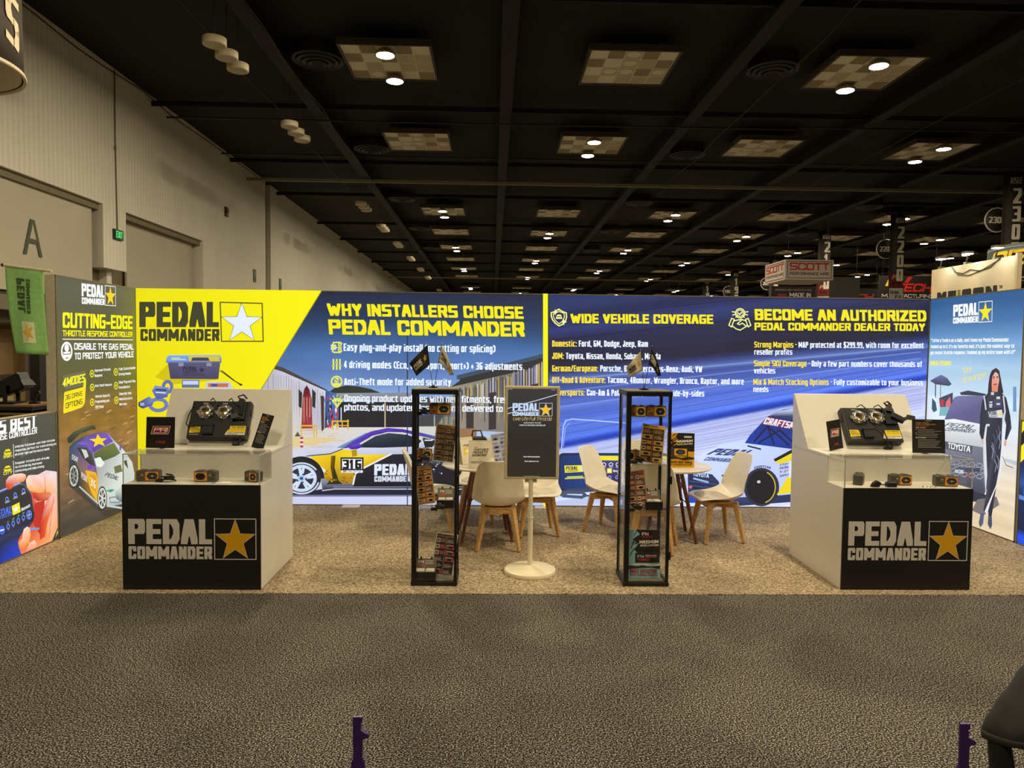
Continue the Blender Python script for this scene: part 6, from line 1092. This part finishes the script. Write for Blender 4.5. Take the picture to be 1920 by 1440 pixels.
# white hanging box sign
t = thing('hanging_box_sign', 'white hanging box sign with red and grey lettering', 'sign', (13.47, 33.5, 5.2)); W, H, D = 2.25, .93, 2.5
MB().box(0, 0, 0, W, D, H).build('box_body', mat('sign_white', (190, 176, 160), .6), t)
a = Art()
for wd, rz, loc in ((W, 0, (0, -.02, 0)), (D, -PI/2, (-.02, D, 0))):
    a = Art(); a.line([(.1, .09), (wd-.1, .09), (wd-.1, H-.09), (.1, H-.09)], .022, (70, 60, 56), True); a.text('SCOTT', ((.2, .45), (wd-.4, 0), (0, .33)), (186, 20, 32), st=.17, sb=.17); a.text('PERFORMANCE WIRE', ((.2, .22), (wd-.4, 0), (0, .13)), (100, 88, 84), st=.16)
    a.build('sign_print', PAPER, t, loc, (0, 0, rz))
for x in (.2, W-.2): MB().tube([(x, .2, H), (x, .2, 9-5.2)], .008, 5).build('hanging_wire', DARK, t)
# pale neighbouring booth wall with arm lamps
t = thing('booth_wall', 'pale booth wall with black lettering and arm lamps behind the blue panel', 'booth wall', (10.6, 17.45, 0)); Lw = 2.85
MB().box(0, -Lw, 0, .06, 0, 3.86).build('panel', mat('booth_wall_pale', (206, 186, 150), .6), t); MB().box(-.02, -Lw-.06, 0, .08, -Lw, 3.9).build('end_post', mat('booth_post', (190, 170, 134), .6), t)
a = Art(); x = .25
for c, w_, col in (('X', .36, (40, 34, 30)), ('E', .3, (40, 34, 30)), ('I', .1, (130, 122, 40)), ('C', .32, (40, 34, 30)), ('O', .36, (40, 34, 30)), ('N', .36, (40, 34, 30))): a.text(c, ((x, 2.88), (w_, 0), (0, .42)), col, st=.3, sb=.3); x += w_+.055
a.text('TM', ((x, 3.22), (.1, 0), (0, .07)), (60, 54, 48)); a.build('lettering', PAPER, t, (-.003, 0, 0), (0, 0, -PI/2))
MB().tube([(-.01, -.75, 3.86), (-.015, -.9, 3.72), (-.01, -1.2, 3.66), (-.01, -1.45, 3.72), (-.01, -1.75, 3.66), (-.01, -2.1, 3.7), (-.01, -2.45, 3.9)], .008, 5).tube([(-.01, -.8, 3.86), (-.015, -1.0, 3.66), (-.01, -1.4, 3.6), (-.01, -1.8, 3.66), (-.01, -2.4, 3.84)], .007, 5).build('cable', pm, t)
AL = mat('arm_lamp_glow', (255, 255, 255), .4, emit=60, ecol=(.85, 1, .95))
def arm(y, lb):
    q = thing('arm_lamp', lb, 'lamp', (10.65, y, 3.86), group='arm lamps on the pale booth wall'); MB().box(-.04, -.04, .002, .1, .04, .05).tube([(0, 0, .05), (-.1, -.2, .14), (-.25, -.42, .2)], .018).build('arm', ALU, q); MB().box(-.38, -.56, .17, -.2, -.4, .22).build('head', ALU, q); MB().box(-.37, -.55, .16, -.21, -.41, .17).build('led', AL, q)
for i, y in enumerate((17.2, 16.25, 15.3)): arm(y, ('farthest', 'middle', 'nearest')[i]+' arm lamp on top of the pale booth wall')
# round black and yellow hanging sign
t = thing('ring_banner', 'black curved hanging banner with yellow lettering behind the arm lamps', 'banner', (18.5, 23.2, 4.05)); R1 = 2.15; HH = 1.3
MB().lathe([(R1, 0), (R1, HH)], 64).build('fabric', mat('banner_black', (26, 32, 30), .7), t, solid=.02); MB().lathe([(R1+.012, HH-.12), (R1+.012, HH-.09)], 64).lathe([(R1+.012, .1), (R1+.012, .12)], 64).build('stripe', mat('stripe_blue', (110, 150, 160), .6), t, solid=.004)
a = Art(); a.text('OES', ((0, .6), (2.0, 0), (0, .5)), (0, 0, 0), st=.24, sb=.2, shear=.3); n1 = len(a.f); a.text('PRODUCTS', ((.0, .2), (2.2, 0), (0, .22)), (0, 0, 0), st=.12, sb=.1, shear=.3); g = MB()
for k, f in enumerate(a.f):
    P = []
    for i in f: x, _, z = a.v[i]; an = -PI*1.07+x/R1; P.append(((R1+.05)*cos(an), (R1+.05)*sin(an), z))
    g._add(P, [tuple(range(len(P)))], 0 if k < n1 else 1)
g.build('banner_print', [mat('banner_yellow', (226, 196, 20), .6), mat('banner_grey', (200, 196, 186), .6)], t)
for an in (-2.4, -.6, 1.2): MB().tube([(R1*cos(an), R1*sin(an), HH), (R1*.4*cos(an), R1*.4*sin(an), 4.94)], .008, 5).build('hanging_wire', DARK, t)
def flat_banner(label, x, y, z, wd, ht, art, bg):
    t = thing('hanging_banner', label, 'banner', (x, y, z)); MB().box(0, 0, 0, wd, .06, ht).build('panel', mat('banner_panel', bg, .7), t); art.build('banner_print', PAPER, t, (0, -.01, 0)); MB().tube([(.2, .03, ht), (.2, .03, 9-z)], .008, 5).tube([(wd-.2, .03, ht), (wd-.2, .03, 9-z)], .008, 5).build('hanging_wire', DARK, t)
def tech(wd, ht):
    a = Art(); a.rect(0, 0, wd, ht, (34, 31, 29)); a.poly([(wd*.1, ht*.62), (wd*.17, ht*.62), (wd*.24, ht*.95), (wd*.17, ht*.95)], (206, 176, 50)); a.poly([(wd*.42, ht*.75), (wd*.48, ht*.75), (wd*.55, ht*.97), (wd*.48, ht*.97)], (176, 34, 30)); a.text('TECH', ((wd*.26, ht*.42), (wd*.6, 0), (0, ht*.3)), (196, 40, 34), st=.22, sb=.2, shear=.3); a.text('MANUFACTURING', ((wd*.05, ht*.2), (wd*.85, 0), (0, ht*.13)), (190, 182, 172), st=.14); a.line([(0, ht*.05), (wd, ht*.08)], .03, (190, 186, 180)); return a
flat_banner('dark hanging banner with red lettering right beside the 2200 banner', 20.6, 38.6, 4.55, 3.3, 1.45, tech(3.3, 1.45), (30, 28, 26))
flat_banner('farther dark hanging banner with red lettering left of the 2200 banner', 24.2, 52, 5.1, 3.6, 1.4, tech(3.6, 1.4), (30, 28, 26))
a = Art(); a.rect(0, 0, 3.0, 1.3, (30, 27, 25)); a.text('DESIGNED AND MANUFACTURED', ((.25, 1.0), (2.4, 0), (0, .12)), (120, 112, 104)); a.text('MADE IN', ((1.2, .62), (1.4, 0), (0, .26)), (190, 182, 172), st=.2); a.rect(.4, .55, 1.0, .8, (120, 34, 30))
flat_banner('dark hanging banner lettered MADE IN under the white box sign', 18.1, 47.2, 4.85, 3.0, 1.3, a, (28, 25, 23))
a = Art(); a.rect(.05, .05, 2.55, 1.7, (52, 50, 46))
flat_banner('plain grey hanging panel between the two dark banners with red lettering', 19.2, 43, 4.6, 2.6, 1.75, Art() if 0 else a, (46, 44, 40))
t = thing('truss_arch', 'thin pale arched truss beyond the top edge of the back wall', 'truss', (12.4, 50, 5.0)); MB().tube([(1.6*cos(PI*k/16), 0, .55*sin(PI*k/16)) for k in range(17)], .04).tube([(1.4*cos(PI*k/16), 0, .4*sin(PI*k/16)) for k in range(17)], .03).build('arch', ALU, t); MB().tube([(-1.5, 0, .1), (-1.5, 0, -1.2)], .05).tube([(1.5, 0, .1), (1.5, 0, -1.2)], .05).build('upright', ALU, t); MB().tube([(0, 0, .55), (-1.5, 0, 4)], .012, 5).tube([(0, 0, .55), (1.5, 0, 4)], .012, 5).build('hanging_wire', DARK, t)
# ---------------------------------------------------------------- in the foreground
PURP = mat('purple_anodised', (52, 18, 92), .4, .1, var=.1)
def upright(label, x, y, z, k=1.0, rz=0):
    t = thing('notched_upright', label, 'stand', (x, y, 0), (0, 0, rz), 'purple notched uprights'); s = .000104*k
    P = [(850, 180), (1060, 180), (1060, 300), (1020, 310), (1020, 340), (1055, 350), (1055, 370), (1020, 380), (1020, 400), (1052, 410), (1020, 430), (1050, 440), (1020, 465), (1050, 490), (1090, 520), (1180, 560), (1212, 610), (1180, 650), (1080, 660), (1060, 700), (1060, 1100), (1108, 1200), (1112, 1500), (1100, 2600), (800, 2600), (790, 1440), (820, 1200), (862, 1100), (850, 200)]
    Q = [((a-955)*s, z+(180-b)*s) for a, b in P]; MB().prism(Q, 0, .008, 'y').build('notched_plate', PURP, t, bevel=.0008)
    zb = z-2400*s; MB().box(-.012, -.004, .02, .014, .014, zb).build('post', PURP, t, bevel=.002); MB().lathe([(0, 0), (.12, 0), (.12, .012), (.02, .025), (0, .025)], 28).build('base', PURP, t)
    MB().tube([(-.02+.0, .004, zb+.08), (-.035, .004, z-1290*s-.02), (-.03, .004, z-1180*s), (-.022, .004, z-1290*s)], .005, 8).build('side_hook', PURP, t)
upright('purple notched upright at the bottom edge, nearer the middle of the aisle', -.296, 1.608, 1.0)
upright('purple notched upright beside the walking person in the dark coat', 1.072, 1.571, 1.0)
# a passer-by in a long dark coat, mostly beyond the edge of the view
def skin(name, joints, bones, m, parent, root=0, sub=2):
    me = bpy.data.meshes.new(name); me.from_pydata([j[:3] for j in joints], bones, []); me.update(); me.materials.append(m)
    o = bpy.data.objects.new(name, me); sc.collection.objects.link(o); o.parent = parent
    k = o.modifiers.new('skin', 'SKIN'); k.use_smooth_shade = True
    for i, j in enumerate(joints): v = me.skin_vertices[0].data[i]; v.radius = (j[3], j[4] if len(j) > 4 else j[3]); v.use_root = (i == root)
    k = o.modifiers.new('sub', 'SUBSURF'); k.levels = k.render_levels = sub; return o
PX, PY = 2.03, 2.24
t = thing('person', 'person in a long dark coat stepping forward at the edge of the aisle', 'person', (PX, PY, 0))
SKN = mat('skin', (196, 146, 116), .5); COAT = mat('coat_dark', (30, 28, 25), .75, var=.25, scale=14, bump=.3); TRO = mat('trousers_black', (14, 13, 13), .8)
J = [(0, 0, .95, .12, .1), (0, 0, 1.12, .11, .09), (-.02, 0, 1.3, .13, .1), (-.02, 0, 1.43, .1, .08), (-.03, 0, 1.52, .055), (-.05, 0, 1.6, .075), (-.06, 0, 1.69, .085), (-.05, 0, 1.77, .06),
     (-.05, -.03, .9, .05), (-.40, .0, .60, .02), (-.28, .0, .17, .024), (-.3, .0, .1, .03), (-.41, .0, .075, .03),
     (.05, .1, .9, .07), (.06, .1, .5, .045), (.12, .1, .1, .035), (.1, .1, .05, .035), (-.04, .1, .035, .03),
     (-.01, -.15, 1.41, .04), (.12, -.22, 1.16, .036), (.2, -.22, .93, .03), (-.01, .15, 1.41, .04), (.07, .24, 1.16, .036), (.05, .25, .94, .03), (.21, -.22, .88, .03), (.04, .25, .89, .03)]
Bn = [(0, 1), (1, 2), (2, 3), (3, 4), (4, 5), (5, 6), (6, 7), (0, 8), (8, 9), (9, 10), (10, 11), (11, 12), (0, 13), (13, 14), (14, 15), (15, 16), (16, 17), (3, 18), (18, 19), (19, 20), (3, 21), (21, 22), (22, 23), (20, 24), (23, 25)]
for hi, (bx, by, bz) in ((24, J[24][:3]), (25, J[25][:3])):          # five separate, gently curled fingers on each hand
    for q, (dy, ln) in enumerate(((-.027, .062), (-.009, .074), (.009, .07), (.027, .055))):
        n = len(J); J += [(bx-.02, by+dy, bz-.035, .009), (bx-.03, by+dy, bz-.035-ln*.5, .008), (bx-.022, by+dy, bz-.035-ln, .007)]; Bn += [(hi, n), (n, n+1), (n+1, n+2)]
    n = len(J); J += [(bx-.035, by, bz+.0, .01), (bx-.06, by+.005, bz-.035, .009)]; Bn += [(hi, n), (n, n+1)]
skin('body', J, Bn, SKN, t)
MB().grid(lambda u, v: (lambda a, b: (-.012+.088*cos(a)*sin(b), .092*sin(a)*sin(b), 1.695+.125*cos(b)))(-2.1+4.2*u, .02+1.95*v), 24, 14).build('hair', mat('hair_dark', (40, 28, 22), .6), t, sub=1, solid=.016)
for sy in (-1, 1):
    MB().lathe([(0, -.012), (.022, -.008), (.03, .0), (.018, .006), (0, .004)], 14, T=M4.Translation(V((-.055, sy*.088, 1.685))) @ M4.Rotation(-sy*PI/2, 4, 'X') @ M4.Diagonal((.7, 1.1, 1, 1))).build('ear', SKN, t); MB().lathe([(0, -.01), (.009, -.006), (.012, 0), (.009, .006), (0, .01)], 12, (-.135, sy*.032, 1.705)).build('eye', mat('eye_dark', (60, 48, 42), .3), t)
MB().bar((-.139, -.024, 1.63), (-.139, .024, 1.63), .014, h0=.01).build('mouth', mat('lip', (160, 90, 80), .5), t, bevel=.004)
MB().bar((-.135, 0, 1.70), (-.16, 0, 1.66), .018, .03).build('nose', SKN, t, bevel=.006)
skin('trousers', [(0, 0, .97, .12, .1), (-.06, -.03, .88, .07), (-.395, .0, .61, .036), (-.36, .0, .4, .04), (-.285, .0, .2, .044), (-.28, .0, .13, .05), (.05, .07, .88, .07), (.06, .1, .5, .066), (.11, .1, .16, .056), (.115, .1, .06, .06)], [(0, 1), (1, 2), (2, 3), (3, 4), (4, 5), (0, 6), (6, 7), (7, 8), (8, 9)], TRO, t)
for nm, (ax, ay, az), (bx, by, bz) in (('shoe', (-.26, .0, .12), (-.45, .0, .085)), ('shoe', (.16, .1, .045), (-.08, .1, .035))): skin(nm, [(ax, ay, az, .05), ((ax+bx)/2, ay, (az+bz)/2, .048), (bx, by, bz, .036)], [(0, 1), (1, 2)], BLACK, t)
b = MB()
def coat(u, v):          # v: hem to collar; the hem swings out over the leading knee
    a = 2*PI*u; st = [(.0, -.12, .30, .13), (.06, -.12, .295, .14), (.22, -.06, .25, .175), (.36, .0, .2, .195), (.55, .02, .165, .17), (.72, 0, .155, .18), (.9, -.01, .15, .2), (1.0, -.02, .1, .11)]
    for (a0, *p), (a1, *q) in zip(st, st[1:]):
        if v <= a1: k = (v-a0)/(a1-a0); cx, rx, ry = [p[i]+(q[i]-p[i])*k for i in range(3)]; break
    z = .535+.935*v+.02*sin(a*3)*(1-v); z += (1-v)**3*(.03*-cos(a)+.075*-sin(a)+.03); f = 1+.03*sin(a*7)*(1-v)+.012*sin(v*60); return (cx+rx*cos(a)*f, ry*sin(a)*f, z)
b.grid(coat, 40, 30).build('coat', COAT, t, solid=.014)
g = MB().grid(lambda u, v: tuple(p*(1.02 if i == 0 and 0 else 1)+(0 if i < 2 else 0) for i, p in enumerate(coat(u, v*.03))), 40, 2).build('hem_band', mat('hem_grey', (42, 39, 35), .7), t, solid=.017)
skin('sleeve', [(-.02, -.05, 1.44, .1), (-.01, -.16, 1.41, .095), (.12, -.22, 1.16, .068), (.195, -.22, .95, .056)], [(0, 1), (1, 2), (2, 3)], COAT, t); skin('sleeve', [(-.02, .05, 1.44, .1), (-.01, .16, 1.41, .095), (.07, .24, 1.16, .068), (.05, .25, .96, .056)], [(0, 1), (1, 2), (2, 3)], COAT, t)
